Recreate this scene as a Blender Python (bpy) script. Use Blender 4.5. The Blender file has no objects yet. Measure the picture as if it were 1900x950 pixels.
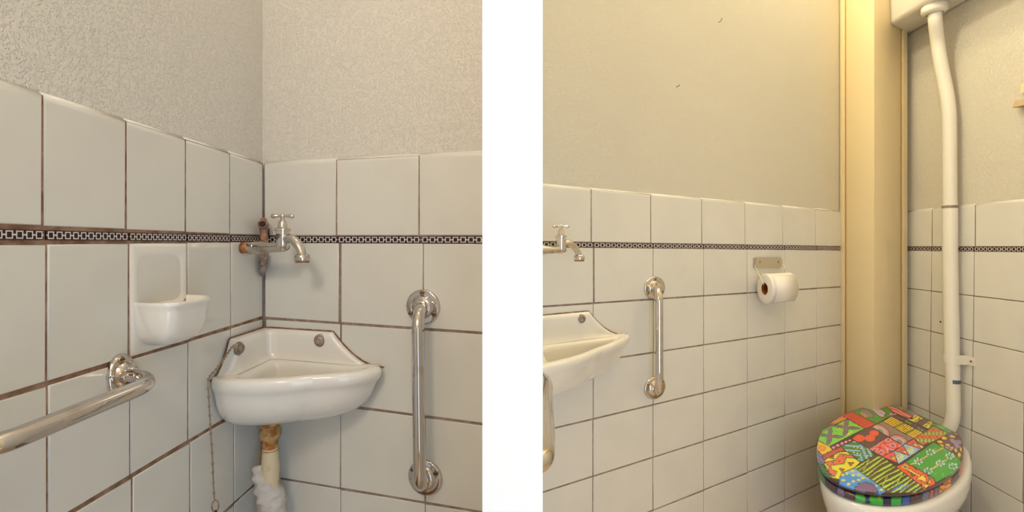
import bpy, bmesh, math, random
import numpy as np
from mathutils import Vector, Matrix
random.seed(7)
sc = bpy.context.scene
COL = sc.collection

# ------------------------------------------------------------------ camera, world, lights, exposure
HC = 1.03            # eye height above the floor
F = 850.0            # focal length in pixels of the 1900 px wide frame
CU, HV = 950.0, 457.0
cam = bpy.data.cameras.new('camera')
cam.sensor_width = 36.0
cam.lens = 36.0 * F / 1900.0
cam.shift_y = -(475.0 - HV) / 1900.0
cam.clip_start = 0.01
cam_ob = bpy.data.objects.new('camera', cam)
cam_ob.location = (0, 0, HC)
cam_ob.rotation_euler = (math.radians(90), 0, 0)
COL.objects.link(cam_ob)
sc.camera = cam_ob

w = bpy.data.worlds.new('world'); sc.world = w
w.use_nodes = True
w.node_tree.nodes['Background'].inputs[0].default_value = (0.75, 0.85, 1.0, 1)
w.node_tree.nodes['Background'].inputs[1].default_value = 0.25

def area(name, loc, target, sx, sy, power, col):
    l = bpy.data.lights.new(name, 'AREA'); l.shape = 'RECTANGLE'
    l.size, l.size_y, l.energy, l.color = sx, sy, power, col
    o = bpy.data.objects.new(name, l); o.location = loc
    o.rotation_euler = (Vector(target) - Vector(loc)).to_track_quat('-Z', 'Y').to_euler()
    COL.objects.link(o); return o

def bulb(name, loc, power, col, r):
    l = bpy.data.lights.new(name, 'POINT'); l.energy, l.color, l.shadow_soft_size = power, col, r
    o = bpy.data.objects.new(name, l); o.location = loc; COL.objects.link(o); return o

area('door_daylight', (0.40, -0.50, 0.66), (0.40, 1.0, 0.66), 0.66, 1.16, 4.2, (0.48, 0.72, 1.0))
bulb('pier_fill', (-0.28, -0.36, 1.75), 8.2, (1.0, 0.93, 0.86), 0.12)  # added unseen fill light that whitens the pier and brightens both rooms
bulb('near_toilet_fill', (-0.10, 0.42, 2.35), 2.4, (1.0, 0.93, 0.80), 0.05)  # added fill, evens the brightness of the near toilet's two walls
bulb('right_wall_fill', (0.25, 1.10, 2.60), 15.0, (1.0, 0.90, 0.66), 0.06)  # unseen fill added close to the back wall to brighten the right wall
bulb('far_toilet_lamp', (0.97, 1.47, 2.44), 6.0, (1.0, 0.87, 0.54), 0.03)

sc.view_settings.view_transform = 'Standard'
sc.view_settings.look = 'None'
sc.view_settings.gamma = 1.0
sc.view_settings.exposure = 0.80
sc.view_settings.use_curve_mapping = False

# ------------------------------------------------------------------ materials
def srgb(r, g, b):
    f = lambda c: (c / 255 / 12.92) if c / 255 <= 0.04045 else ((c / 255 + 0.055) / 1.055) ** 2.4
    return (f(r), f(g), f(b), 1.0)

def mat(name, col, rough=0.5, metal=0.0, col2=None, scale=30.0, bump=0.0, bump_scale=60.0, detail=4.0, lo=0.4, hi=0.65,
        spec=0.5, coat=0.0, bump_kind='noise', bump_dist=0.002):
    m = bpy.data.materials.new(name); m.use_nodes = True
    nt = m.node_tree; b = nt.nodes['Principled BSDF']
    b.inputs['Base Color'].default_value = col
    b.inputs['Roughness'].default_value = rough
    b.inputs['Metallic'].default_value = metal
    b.inputs['Specular IOR Level'].default_value = spec
    b.inputs['Coat Weight'].default_value = coat
    tc = nt.nodes.new('ShaderNodeTexCoord')
    if col2 is not None:
        n = nt.nodes.new('ShaderNodeTexNoise'); n.inputs['Scale'].default_value = scale; n.inputs['Detail'].default_value = detail
        r = nt.nodes.new('ShaderNodeValToRGB')
        r.color_ramp.elements[0].position = lo; r.color_ramp.elements[1].position = hi
        r.color_ramp.elements[0].color = col; r.color_ramp.elements[1].color = col2
        nt.links.new(tc.outputs['Object'], n.inputs['Vector'])
        nt.links.new(n.outputs['Fac'], r.inputs['Fac'])
        nt.links.new(r.outputs['Color'], b.inputs['Base Color'])
    if bump > 0:
        n = nt.nodes.new('ShaderNodeTexNoise'); n.inputs['Scale'].default_value = bump_scale; n.inputs['Detail'].default_value = 3.0
        src = n.outputs['Fac']
        if bump_kind == 'ridge':
            n.inputs['Distortion'].default_value = 0.9
            r = nt.nodes.new('ShaderNodeValToRGB')
            r.color_ramp.elements[0].position = 0.50; r.color_ramp.elements[1].position = 0.60
            nt.links.new(src, r.inputs['Fac'])
            n2 = nt.nodes.new('ShaderNodeTexNoise'); n2.inputs['Scale'].default_value = bump_scale * 3.2; n2.inputs['Detail'].default_value = 4.0
            mx = nt.nodes.new('ShaderNodeMath'); mx.operation = 'MULTIPLY_ADD'; mx.inputs[1].default_value = 0.55
            nt.links.new(tc.outputs['Object'], n2.inputs['Vector'])
            nt.links.new(n2.outputs['Fac'], mx.inputs[0]); nt.links.new(r.outputs['Color'], mx.inputs[2])
            src = mx.outputs[0]
        nt.links.new(tc.outputs['Object'], n.inputs['Vector'])
        bp = nt.nodes.new('ShaderNodeBump'); bp.inputs['Strength'].default_value = bump; bp.inputs['Distance'].default_value = bump_dist
        nt.links.new(src, bp.inputs['Height'])
        nt.links.new(bp.outputs['Normal'], b.inputs['Normal'])
    return m

M = {}
M['plaster_left'] = mat('plaster_left', (0.72, 0.675, 0.595, 1), 0.9, bump=0.75, bump_scale=230, bump_kind='ridge', bump_dist=0.0010, spec=0.2)
M['plaster_right'] = mat('plaster_right', (0.73, 0.685, 0.575, 1), 0.9, bump=0.75, bump_scale=200, bump_kind='ridge', bump_dist=0.0012, spec=0.2)
M['tile'] = mat('glazed_tile', (0.71, 0.685, 0.615, 1), 0.14, col2=(0.68, 0.655, 0.59, 1), scale=9, bump=0.05, bump_scale=18)
M['tile_right'] = mat('glazed_tile_right', (0.77, 0.745, 0.68, 1), 0.14, col2=(0.74, 0.715, 0.655, 1), scale=9, bump=0.05, bump_scale=18)
M['grout_rust'] = mat('grout_rust', (0.22, 0.105, 0.055, 1), 0.95, col2=(0.40, 0.25, 0.16, 1), scale=55, bump=0.5, bump_scale=300)
M['grout_brown'] = mat('grout_brown', (0.25, 0.17, 0.13, 1), 0.95, col2=(0.38, 0.285, 0.23, 1), scale=55, bump=0.5, bump_scale=300)
M['grout_thin'] = mat('grout_thin', (0.20, 0.115, 0.055, 1), 0.95, col2=(0.30, 0.20, 0.12, 1), scale=55, bump=0.3, bump_scale=300)
M['sealant'] = mat('rusty_sealant', (0.15, 0.06, 0.03, 1), 0.9, col2=(0.30, 0.17, 0.10, 1), scale=60)
M['border_dark'] = mat('border_dark', (0.022, 0.008, 0.008, 1), 0.25)
M['border_white'] = mat('border_white', (0.66, 0.58, 0.54, 1), 0.25)
M['ceramic'] = mat('white_ceramic', (0.83, 0.79, 0.72, 1), 0.10, coat=0.3)
M['ceramic_toilet'] = mat('toilet_ceramic', (0.80, 0.78, 0.74, 1), 0.10, coat=0.3)
M['chrome'] = mat('chrome', (0.64, 0.60, 0.565, 1), 0.06, 1.0, col2=(0.50, 0.43, 0.37, 1), scale=38, lo=0.55, hi=0.78)
M['chrome_worn'] = mat('chrome_worn', (0.62, 0.58, 0.54, 1), 0.18, 1.0, col2=(0.42, 0.34, 0.27, 1), scale=60, lo=0.5, hi=0.75)
M['screw'] = mat('brassy_screw', (0.36, 0.24, 0.15, 1), 0.4, 1.0)
M['screw_head'] = mat('rusty_bolt', (0.30, 0.22, 0.16, 1), 0.55, 0.6, col2=(0.42, 0.36, 0.28, 1), scale=120)
M['dark'] = mat('dark_hole', (0.012, 0.008, 0.007, 1), 0.7)
M['copper'] = mat('rusty_copper', (0.24, 0.10, 0.06, 1), 0.7, 0.15, col2=(0.42, 0.25, 0.17, 1), scale=140, bump=0.6, bump_scale=300)
M['rust'] = mat('rust', (0.20, 0.06, 0.03, 1), 0.8, col2=(0.34, 0.14, 0.05, 1), scale=150, bump=0.5, bump_scale=300)
M['brass_rust'] = mat('corroded_brass', (0.36, 0.13, 0.02, 1), 0.6, 0.2, col2=(0.56, 0.36, 0.15, 1), scale=75, bump=0.5, bump_scale=200, lo=0.42, hi=0.6)
M['pipe_cream'] = mat('cream_pipe', (0.66, 0.55, 0.36, 1), 0.5, col2=(0.45, 0.20, 0.04, 1), scale=38, lo=0.60, hi=0.70)
M['wrap'] = mat('white_wrap', (0.62, 0.57, 0.52, 1), 0.9, col2=(0.48, 0.37, 0.29, 1), scale=40, lo=0.5, hi=0.75, bump=0.6, bump_scale=120, bump_dist=0.004)
M['mortar'] = mat('crumbling_mortar', (0.40, 0.30, 0.24, 1), 0.95, col2=(0.20, 0.12, 0.09, 1), scale=130, bump=0.9, bump_scale=160, bump_dist=0.004)
M['column'] = mat('cream_paint', (0.87, 0.71, 0.42, 1), 0.42, bump=0.05, bump_scale=14)
M['white_paint'] = mat('white_paint', (0.93, 0.93, 0.92, 1), 0.6)
M['hall_paint'] = mat('hall_paint', (0.62, 0.54, 0.43, 1), 0.85)
M['ceiling_paint'] = mat('ceiling_paint', (0.75, 0.69, 0.58, 1), 0.9)
M['floor'] = mat('floor_tile', (0.80, 0.60, 0.40, 1), 0.4, col2=(0.72, 0.52, 0.34, 1), scale=12)
M['pvc'] = mat('white_pvc', (0.82, 0.77, 0.66, 1), 0.30)
M['pvc_seal'] = mat('grey_seal', (0.33, 0.28, 0.22, 1), 0.6, col2=(0.18, 0.13, 0.09, 1), scale=160)
M['blue_tape'] = mat('blue_tape', (0.07, 0.13, 0.18, 1), 0.5)
M['cistern'] = mat('white_plastic', (0.80, 0.75, 0.66, 1), 0.28)
M['paper'] = mat('toilet_paper', (0.84, 0.79, 0.72, 1), 0.95, bump=0.35, bump_scale=420, bump_dist=0.001)
M['card'] = mat('cardboard_core', (0.50, 0.17, 0.03, 1), 0.8)
M['holder'] = mat('beige_holder', (0.50, 0.43, 0.31, 1), 0.45)
M['wire'] = mat('steel_wire', (0.55, 0.50, 0.45, 1), 0.3, 1.0)
M['chain'] = mat('tarnished_chain', (0.34, 0.27, 0.20, 1), 0.4, 0.85)
M['wood'] = mat('raw_wood', (0.55, 0.40, 0.24, 1), 0.7)

def vcol_mat(name, rough):
    m = bpy.data.materials.new(name); m.use_nodes = True
    nt = m.node_tree; b = nt.nodes['Principled BSDF']
    a = nt.nodes.new('ShaderNodeAttribute'); a.attribute_name = 'print'
    nt.links.new(a.outputs['Color'], b.inputs['Base Color'])
    b.inputs['Roughness'].default_value = rough
    b.inputs['Coat Weight'].default_value = 0.25
    b.inputs['Coat Roughness'].default_value = 0.08
    return m
M['print'] = vcol_mat('patchwork_print', 0.30)

# ------------------------------------------------------------------ object helpers
def obj(name, verts, faces, mats, parent=None, smooth=False, fmat=None, **props):
    me = bpy.data.meshes.new(name)
    me.from_pydata([tuple(v) for v in verts], [], faces)
    for m in (mats if isinstance(mats, (list, tuple)) else [mats]):
        me.materials.append(M[m])
    if fmat is not None:
        me.polygons.foreach_set('material_index', fmat)
    if smooth:
        me.polygons.foreach_set('use_smooth', [True] * len(me.polygons))
    me.validate(); me.update()
    o = bpy.data.objects.new(name, me); COL.objects.link(o)
    if parent is not None: o.parent = parent; o.matrix_parent_inverse = parent.matrix_basis.inverted()
    for k, v in props.items(): o[k] = v
    return o

def thing(name, label, cat, loc=(0, 0, 0), group=None):
    o = bpy.data.objects.new(name, None); o.empty_display_size = 0.02
    COL.objects.link(o); o.location = loc
    o['label'] = label; o['category'] = cat
    if group: o['group'] = group
    return o

def recalc(o):
    bm = bmesh.new(); bm.from_mesh(o.data)
    bmesh.ops.recalc_face_normals(bm, faces=bm.faces)
    bm.to_mesh(o.data); bm.free(); return o

def auto_smooth(o, ang=40):
    bm = bmesh.new(); bm.from_mesh(o.data)
    for f in bm.faces: f.smooth = True
    for e in bm.edges:
        if len(e.link_faces) == 2 and e.calc_face_angle(0) > math.radians(ang): e.smooth = False
    bm.to_mesh(o.data); bm.free(); return o

class Mesh:
    def __init__(s): s.v, s.f, s.m = [], [], []
    def add(s, vs, fs, mi=0):
        b = len(s.v); s.v += [tuple(v) for v in vs]; s.f += [tuple(i + b for i in f) for f in fs]; s.m += [mi] * len(fs)
    def tube(s, path, r, seg=14, cap=True, mi=0):
        P = [Vector(p) for p in path]; n = len(P)
        R = r if isinstance(r, (list, tuple)) else [r] * n
        T = []
        for i in range(n):
            a = P[max(i - 1, 0)]; c = P[min(i + 1, n - 1)]
            T.append((c - a).normalized())
        u = T[0].orthogonal().normalized(); vs = []
        for i in range(n):
            if i: u = (T[i - 1].rotation_difference(T[i]) @ u)
            u = (u - T[i] * u.dot(T[i])).normalized(); v = T[i].cross(u)
            for k in range(seg):
                a = 2 * math.pi * k / seg
                vs.append(P[i] + (u * math.cos(a) + v * math.sin(a)) * R[i])
        fs = []
        for i in range(n - 1):
            for k in range(seg):
                k2 = (k + 1) % seg
                fs.append((i * seg + k, i * seg + k2, (i + 1) * seg + k2, (i + 1) * seg + k))
        if cap:
            fs.append(tuple(range(seg))[::-1]); fs.append(tuple(range((n - 1) * seg, n * seg)))
        s.add(vs, fs, mi)
    def lathe(s, prof, o, axis, seg=24, mi=0):
        """prof: (radius, height along axis) pairs; closed at both ends."""
        ax = Vector(axis).normalized(); o = Vector(o)
        s.tube([o + ax * 0, o + ax * 1], 0.0, 3, False) if False else None
        u = ax.orthogonal().normalized(); v = ax.cross(u); vs, fs = [], []
        n = len(prof)
        for r, h in prof:
            for k in range(seg):
                a = 2 * math.pi * k / seg
                vs.append(o + ax * h + (u * math.cos(a) + v * math.sin(a)) * max(r, 1e-5))
        for i in range(n - 1):
            for k in range(seg):
                k2 = (k + 1) % seg
                fs.append((i * seg + k, i * seg + k2, (i + 1) * seg + k2, (i + 1) * seg + k))
        fs.append(tuple(range(seg))[::-1]); fs.append(tuple(range((n - 1) * seg, n * seg)))
        s.add(vs, fs, mi)
    def ball(s, c, r, seg=8, rings=6, mi=0):
        s.lathe([(r * math.sin(math.pi * i / rings), -r * math.cos(math.pi * i / rings)) for i in range(rings + 1)], c, (0, 0, 1), seg, mi)
    def hexa(s, p, mi=0):
        s.add(p, [(0, 3, 2, 1), (4, 5, 6, 7), (0, 1, 5, 4), (1, 2, 6, 5), (2, 3, 7, 6), (3, 0, 4, 7)], mi)
    def torus(s, c, ax, R, r, seg=20, rs=8, mi=0):
        ax = Vector(ax).normalized(); c = Vector(c); u = ax.orthogonal().normalized(); v = ax.cross(u); vs = []; fs = []
        for i in range(seg):
            a = 2 * math.pi * i / seg; d = u * math.cos(a) + v * math.sin(a)
            for k in range(rs):
                b = 2 * math.pi * k / rs
                vs.append(c + d * (R + r * math.cos(b)) + ax * r * math.sin(b))
        for i in range(seg):
            for k in range(rs):
                fs.append((i * rs + k, ((i + 1) % seg) * rs + k, ((i + 1) % seg) * rs + (k + 1) % rs, i * rs + (k + 1) % rs))
        s.add(vs, fs, mi)
    def build(s, name, mats, parent=None, smooth=True, ang=45, **props):
        o = obj(name, s.v, s.f, mats, parent, False, s.m, **props)
        recalc(o)
        if smooth: auto_smooth(o, ang)
        return o

def catmull(pts, n=6, closed=False):
    P = [Vector(p) for p in pts]; out = []; m = len(P)
    rng = range(m if closed else m - 1)
    for i in rng:
        g = (lambda k: P[k % m]) if closed else (lambda k: P[min(max(k, 0), m - 1)])
        p0, p1, p2, p3 = g(i - 1), g(i), g(i + 1), g(i + 2)
        for j in range(n):
            t = j / n
            out.append(0.5 * ((2 * p1) + (p2 - p0) * t + (2 * p0 - 5 * p1 + 4 * p2 - p3) * t * t + (3 * p1 - p0 - 3 * p2 + p3) * t ** 3))
    if not closed: out.append(P[-1])
    return out

def box_pts(x0, x1, y0, y1, z0, z1):
    return [(x0, y0, z0), (x1, y0, z0), (x1, y1, z0), (x0, y1, z0), (x0, y0, z1), (x1, y0, z1), (x1, y1, z1), (x0, y1, z1)]

def bevel(o, w, seg=2, ang=30):
    bm = bmesh.new(); bm.from_mesh(o.data)
    es = [e for e in bm.edges if len(e.link_faces) == 2 and e.calc_face_angle(0) > math.radians(ang)]
    bmesh.ops.bevel(bm, geom=es, offset=w, segments=seg, affect='EDGES', profile=0.5)
    bmesh.ops.recalc_face_normals(bm, faces=bm.faces)
    bm.to_mesh(o.data); bm.free(); return auto_smooth(o, 50)

# ------------------------------------------------------------------ vertical planes of the place
class Plane:
    """A vertical plane through plan point O along unit plan direction d; n is its side that faces the room."""
    def __init__(s, O, d, n_sign):
        s.O = Vector(O); s.d = Vector(d).normalized(); s.n = Vector((-s.d.y, s.d.x)) * n_sign
    def t(s, u):
        k = (u - CU) / F                      # X = k Y
        return (k * s.O.y - s.O.x) / (s.d.x - k * s.d.y)
    def depth(s, u): return s.O.y + s.t(u) * s.d.y
    def z(s, u, v): return (HV - v) / F * s.depth(u)
    def tz(s, u, v): return (s.t(u), s.z(u, v))
    def pt(s, t, z, off=0.0):
        p = s.O + s.d * t + s.n * off
        return Vector((p.x, p.y, HC + z))
    def at(s, u, v, off=0.0): return s.pt(s.t(u), s.z(u, v), off)
    def line(s, a, b):
        """Height along the wall of a straight joint through two sighted points."""
        (t0, z0), (t1, z1) = s.tz(*a), s.tz(*b)
        return lambda t: z0 + (z1 - z0) * (t - t0) / (t1 - t0)

C0 = Vector((-0.4737, 0.873))                      # corner above the near basin
DR = Vector((2900.0, -850.0)).normalized()
DB = Vector((1470.0, 850.0)).normalized()
DC = Vector((-60.0, -850.0)).normalized()
L = Plane(C0, (0, -1), 1)
R = Plane(C0, DR, -1)
B = Plane((0.4001, 1.293), DB, -1)
C = Plane((1.550, 1.810), DC, -1)
assert L.n.x > 0 and R.n.y < 0 and B.n.y < 0 and C.n.x < 0
ZF, ZC = -HC, 2.95 - HC
PX0, PX1, PY = -55 / F * 0.30, 57 / F * 0.30, 0.30   # the partition between the two toilets
TB0 = (PX1 - B.O.x) / B.d.x                         # B meets the partition
TB1 = B.t(1563.0)
TR1 = (PX0 - R.O.x) / R.d.x

# ------------------------------------------------------------------ setting
def slab(name, pl, t0, t1, o0, o1, z0, z1, m, parent=None, **props):
    b = Mesh()
    b.hexa([pl.pt(t0, z0, o0), pl.pt(t1, z0, o0), pl.pt(t1, z0, o1), pl.pt(t0, z0, o1),
            pl.pt(t0, z1, o0), pl.pt(t1, z1, o0), pl.pt(t1, z1, o1), pl.pt(t0, z1, o1)])
    return b.build(name, m, parent, smooth=False, **props)

PL = -0.006       # plaster face behind the tile faces
wall_left = slab('wall_left', L, -0.12, 1.50, PL, -0.10, ZF, ZC, 'plaster_left', kind='structure')
wall_back_left = slab('wall_back_left', R, -0.08, TR1, PL, -0.10, ZF, ZC, 'plaster_left', kind='structure')
wall_back_right = slab('wall_back_right', B, TB0 - 0.03, TB1 + 0.25, PL, -0.10, ZF, ZC, 'plaster_right', kind='structure')
wall_right = slab('wall_right', C, -0.10, 2.45, PL, -0.10, ZF, ZC, 'plaster_right', kind='structure')
b = Mesh(); b.hexa(box_pts(PX0, PX1, PY, 1.12, 0, 2.95)); b.build('wall_middle', 'white_paint', smooth=False, kind='structure')
b = Mesh(); b.hexa(box_pts(-0.60, 1.75, -0.70, 2.15, -0.08, 0)); b.build('floor', 'floor', smooth=False, kind='structure')
b = Mesh(); b.hexa(box_pts(-0.60, 1.75, -0.70, 2.15, 2.95, 3.03)); b.build('ceiling', 'ceiling_paint', smooth=False, kind='structure')
b = Mesh()
for q in ((-0.48, 0.05, 0, 2.95), (0.75, 1.40, 0, 2.95), (0.05, 0.75, 1.28, 2.95)):
    b.hexa(box_pts(q[0], q[1], -0.66, -0.56, q[2], q[3]))
b.build('wall_rear', 'hall_paint', smooth=False, kind='structure')

# ------------------------------------------------------------------ tiles
def tile(pl, q, m, parent, bull=False, depth=0.006):
    """q: (t,z) corners bottom-left, bottom-right, top-right, top-left (in the sense of growing t)."""
    bl, br, tr, tl = q
    off = random.uniform(-0.00025, 0.00035); tx = random.uniform(-0.0003, 0.0003); tzz = random.uniform(-0.0003, 0.0003)
    vs, fs = [], []
    rb = 0.0014
    def ring(ins, insup, o):
        i0 = len(vs)
        for (t, z), st, szz in ((bl, 1, 1), (br, -1, 1), (tr, -1, -1), (tl, 1, -1)):
            oo = o + (off + tx * st + tzz * szz if o > -depth * 0.9 else 0)
            vs.append(pl.pt(t + st * ins, z + (szz * (insup if szz < 0 else ins)), oo))
        return i0
    if bull:
        rr = 0.0105
        steps = [(0, 0.0, -depth), (0.0, 0.0008, -depth * 0.75), (0.0, 0.0030, -depth * 0.38), (rb * 0.3, 0.0062, -rb * 0.7), (rb, rr, 0)]
    else:
        steps = [(0, 0, -depth), (0, 0, -rb), (rb * 0.3, rb * 0.3, -rb * 0.3), (rb, rb, 0)]
    rs = [ring(*s) for s in steps]
    for a, c in zip(rs, rs[1:]):
        for k in range(4):
            k2 = (k + 1) % 4
            fs.append((a + k, a + k2, c + k2, c + k))
    fs.append(tuple(range(rs[-1], rs[-1] + 4)))
    o = obj('tile', vs, fs, m, parent); recalc(o)
    me = o.data; me.polygons.foreach_set('use_smooth', [True] * len(me.polygons))
    md = o.modifiers.new('flat_face', 'WEIGHTED_NORMAL'); md.weight = 100
    return o

def border(pl, t0, t1, zt, zb, parent, n=11):
    b = Mesh()
    e = 0.0006
    def quad(ta, tb, fa, fb, o, mi):
        z = lambda t, f: zb(t) + (zt(t) - zb(t)) * f
        b.add([pl.pt(ta, z(ta, fa), o), pl.pt(tb, z(tb, fa), o), pl.pt(tb, z(tb, fb), o), pl.pt(ta, z(ta, fb), o)], [(0, 1, 2, 3)], mi)
    z = lambda t, f: zb(t) + (zt(t) - zb(t)) * f
    b.hexa([pl.pt(t0, z(t0, 0), -0.006), pl.pt(t1, z(t1, 0), -0.006), pl.pt(t1, z(t1, 0), 0), pl.pt(t0, z(t0, 0), 0),
            pl.pt(t0, z(t0, 1), -0.006), pl.pt(t1, z(t1, 1), -0.006), pl.pt(t1, z(t1, 1), 0), pl.pt(t0, z(t0, 1), 0)], 0)
    pit = (t1 - t0) / n
    for i in range(n):
        a = t0 + pit * i + pit * 0.13; c = a + pit * 0.72; wl = pit * 0.13
        quad(a, c, 0.78, 0.90, 0.0004, 1); quad(a, c, 0.10, 0.22, 0.0004, 1)
        quad(a, a + wl, 0.22, 0.78, 0.0004, 1); quad(c - wl, c, 0.22, 0.78, 0.0004, 1)
        quad(c, c + pit * 0.28 if i < n - 1 else t1, 0.42, 0.58, 0.0004, 1)
        if i == 0: quad(t0, a, 0.42, 0.58, 0.0004, 1)
    o = obj('border_tile', b.v, b.f, ['border_dark', 'border_white'], parent, False, b.m)
    return o

def tile_wall(pl, parent, tmat, gmat, t0, t1, rows, band, gv, z_end, width):
    """rows: (top line, bottom line, joints in pixels, bullnose, half gap top, half gap bottom)"""
    ztop = rows[0][0]
    b = Mesh()
    ga = [pl.pt(t0, ZF, -0.05), pl.pt(t1, ZF, -0.05), pl.pt(t1, ZF, -0.0016), pl.pt(t0, ZF, -0.0016),
          pl.pt(t0, ztop(t0) - 0.004, -0.05), pl.pt(t1, ztop(t1) - 0.004, -0.05), pl.pt(t1, ztop(t1) - 0.004, -0.0016), pl.pt(t0, ztop(t0) - 0.004, -0.0016)]
    b.hexa(ga); b.build('grout', gmat, parent, smooth=False)
    def joints(us):
        ts = sorted(pl.t(u[0] if isinstance(u, tuple) else u) for u in us)
        while ts[0] > t0: ts.insert(0, ts[0] - width)
        while ts[-1] < t1: ts.append(ts[-1] + width)
        return ts
    def wide_of(us, t):
        for u in us:
            if isinstance(u, tuple) and abs(pl.t(u[0]) - t) < 1e-5: return u[1]
        return gv
    rows = list(rows)
    while True:
        r = rows[-1]
        zb = r[1]; k = zb(0.5 * (t0 + t1))
        if k < z_end: break
        rows.append((zb, (lambda f: (lambda t: f(t) - 0.1495))(zb), r[2], False, r[5], r[5]))
    for top, bot, us, bull, g0, g1 in rows:
        ts = joints(us)
        for a, c in zip(ts, ts[1:]):
            a2, c2 = max(a, t0), min(c, t1)
            if c2 - a2 < 0.006: continue
            a3 = a2 + (wide_of(us, a) if a2 == a and a > t0 + 1e-6 else 0.0020 if a2 == t0 else 0.0008); c3 = c2 - (wide_of(us, c) if c2 == c else 0.0008)
            tile(pl, ((a3, bot(a3) + g1), (c3, bot(c3) + g1), (c3, top(c3) - g0), (a3, top(a3) - g0)), tmat, parent, bull)
    bt, bb, us, nb = band
    ts = joints(us)
    for a, c in zip(ts, ts[1:]):
        a2, c2 = max(a, t0), min(c, t1)
        if c2 - a2 < 0.012: continue
        n = max(1, round(nb * (c2 - a2) / (c - a)))
        border(pl, a2 + gv, c2 - gv, bt, bb, parent, n)

ln = L.line
tile_wall(L, wall_left, 'tile', 'grout_rust', 0.0, 0.80,
    [(ln((0, 143), (489, 299)), ln((0, 415.5), (426, 434)), (81, 235.5, 345.5, 427.5), True, 0.0, 0.0),
     (ln((0, 455), (426, 449.8)), ln((0, 739), (349, 632)), (87.5, 240.5, 347.5, 429), False, 0.0, 0.0026),
     (ln((0, 739), (349, 632)), ln((135, 950), (400, 790)), (89, 242, 350, 429.5), False, 0.0026, 0.0029),
     (ln((135, 950), (400, 790)), ln((417.5, 950), (469.4, 902.4)), (90, 246.5, 353.5, 435), False, 0.0029, 0.0022)],
    (ln((0, 425), (426, 436.6)), ln((0, 444.6), (426, 447.8)), (83, 238.5, 346.5, 428), 11), 0.0013, -0.62, 0.1027)
ln = R.line
tile_wall(R, wall_back_left, 'tile', 'grout_brown', 0.0, TR1,
    [(ln((489, 299), (895, 277.5)), ln((490, 437), (895, 436.5)), (623.5, 777), True, 0.0, 0.0),
     (ln((490, 450.8), (895, 452.6)), ln((493, 590.5), (895, 618.5)), ((630.3, 0.0029), 785), False, 0.0, 0.0022),
     (ln((493, 590.5), (895, 618.5)), ln((668, 757), (895, 787.7)), ((631.8, 0.0022), 786), False, 0.0022, 0.0022),
     (ln((668, 757), (895, 787.7)), ln((520, 888), (885, 950)), (631.5, 788.5), False, 0.0022, 0.002)],
    (ln((490, 438.8), (895, 438.4)), ln((490, 450.2), (895, 451.6)), (627, 781), 12), 0.0011, -0.62, 0.1673)
ln = B.line
tile_wall(B, wall_back_right, 'tile_right', 'grout_brown', TB0, TB1 - 0.004,
    [(ln((1007, 339.7), (1563, 390.7)), ln((1007, 447.5), (1563, 456.8)), (1097.5, 1208, 1302.5, 1382.5, 1452.5, 1513), True, 0.0, 0.0),
     (ln((1007, 458.8), (1563, 464.8)), ln((1104, 562.5), (1563, 532)), ((1102, 0.003), (1212.5, 0.0018), 1306, 1386.5, 1456.5, 1516), False, 0.0, 0.0022),
     (ln((1104, 562.5), (1563, 532)), ln((1160, 662), (1563, 601.8)), (1101, 1212.5, 1306, 1387, 1456.5, 1516), False, 0.0022, 0.002),
     (ln((1160, 662), (1563, 601.8)), ln((1101, 777.6), (1563, 668.5)), (1101, 1212.5, 1306, 1387, 1456.5, 1516), False, 0.002, 0.002),
     (ln((1101, 777.6), (1563, 668.5)), ln((1101, 884), (1563, 737.5)), (1100.5, 1212, 1306, 1387, 1456.5, 1515.5), False, 0.002, 0.002)],
    (ln((1007, 448.9), (1563, 457.9)), ln((1007, 457.8), (1563, 463.9)), (1101, 1211.5, 1305, 1386, 1455.5, 1515.5), 11), 0.0015, -0.93, 0.2155)
ln = C.line
tile_wall(C, wall_right, 'tile_right', 'grout_thin', 0.0, 1.0,
    [(ln((1685, 391), (1900, 368.6)), ln((1680, 457.5), (1900, 457.2)), (1729, 1809), True, 0.0, 0.0),
     (ln((1680, 465.2), (1900, 468)), ln((1680, 534.5), (1900, 560)), (1728, 1807), False, 0.0, 0.0014),
     (ln((1680, 534.5), (1900, 560)), ln((1680, 604.2), (1900, 654)), (1727, 1806), False, 0.0014, 0.0014),
     (ln((1680, 604.2), (1900, 654)), ln((1680, 674.8), (1900, 748.5)), (1726, 1804.5), False, 0.0014, 0.0014),
     (ln((1680, 674.8), (1900, 748.5)), ln((1680, 745.5), (1900, 841)), (1724.5, 1803, 1899), False, 0.0014, 0.0014),
     (ln((1680, 745.5), (1900, 841)), ln((1803, 880), (1900, 935)), (1724, 1801, 1898), False, 0.0014, 0.0014)],
    (ln((1680, 458.3), (1900, 458.0)), ln((1680, 464.6), (1900, 467.2)), (1729, 1807.5), 11), 0.0016, -1.0, 0.168)

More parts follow.
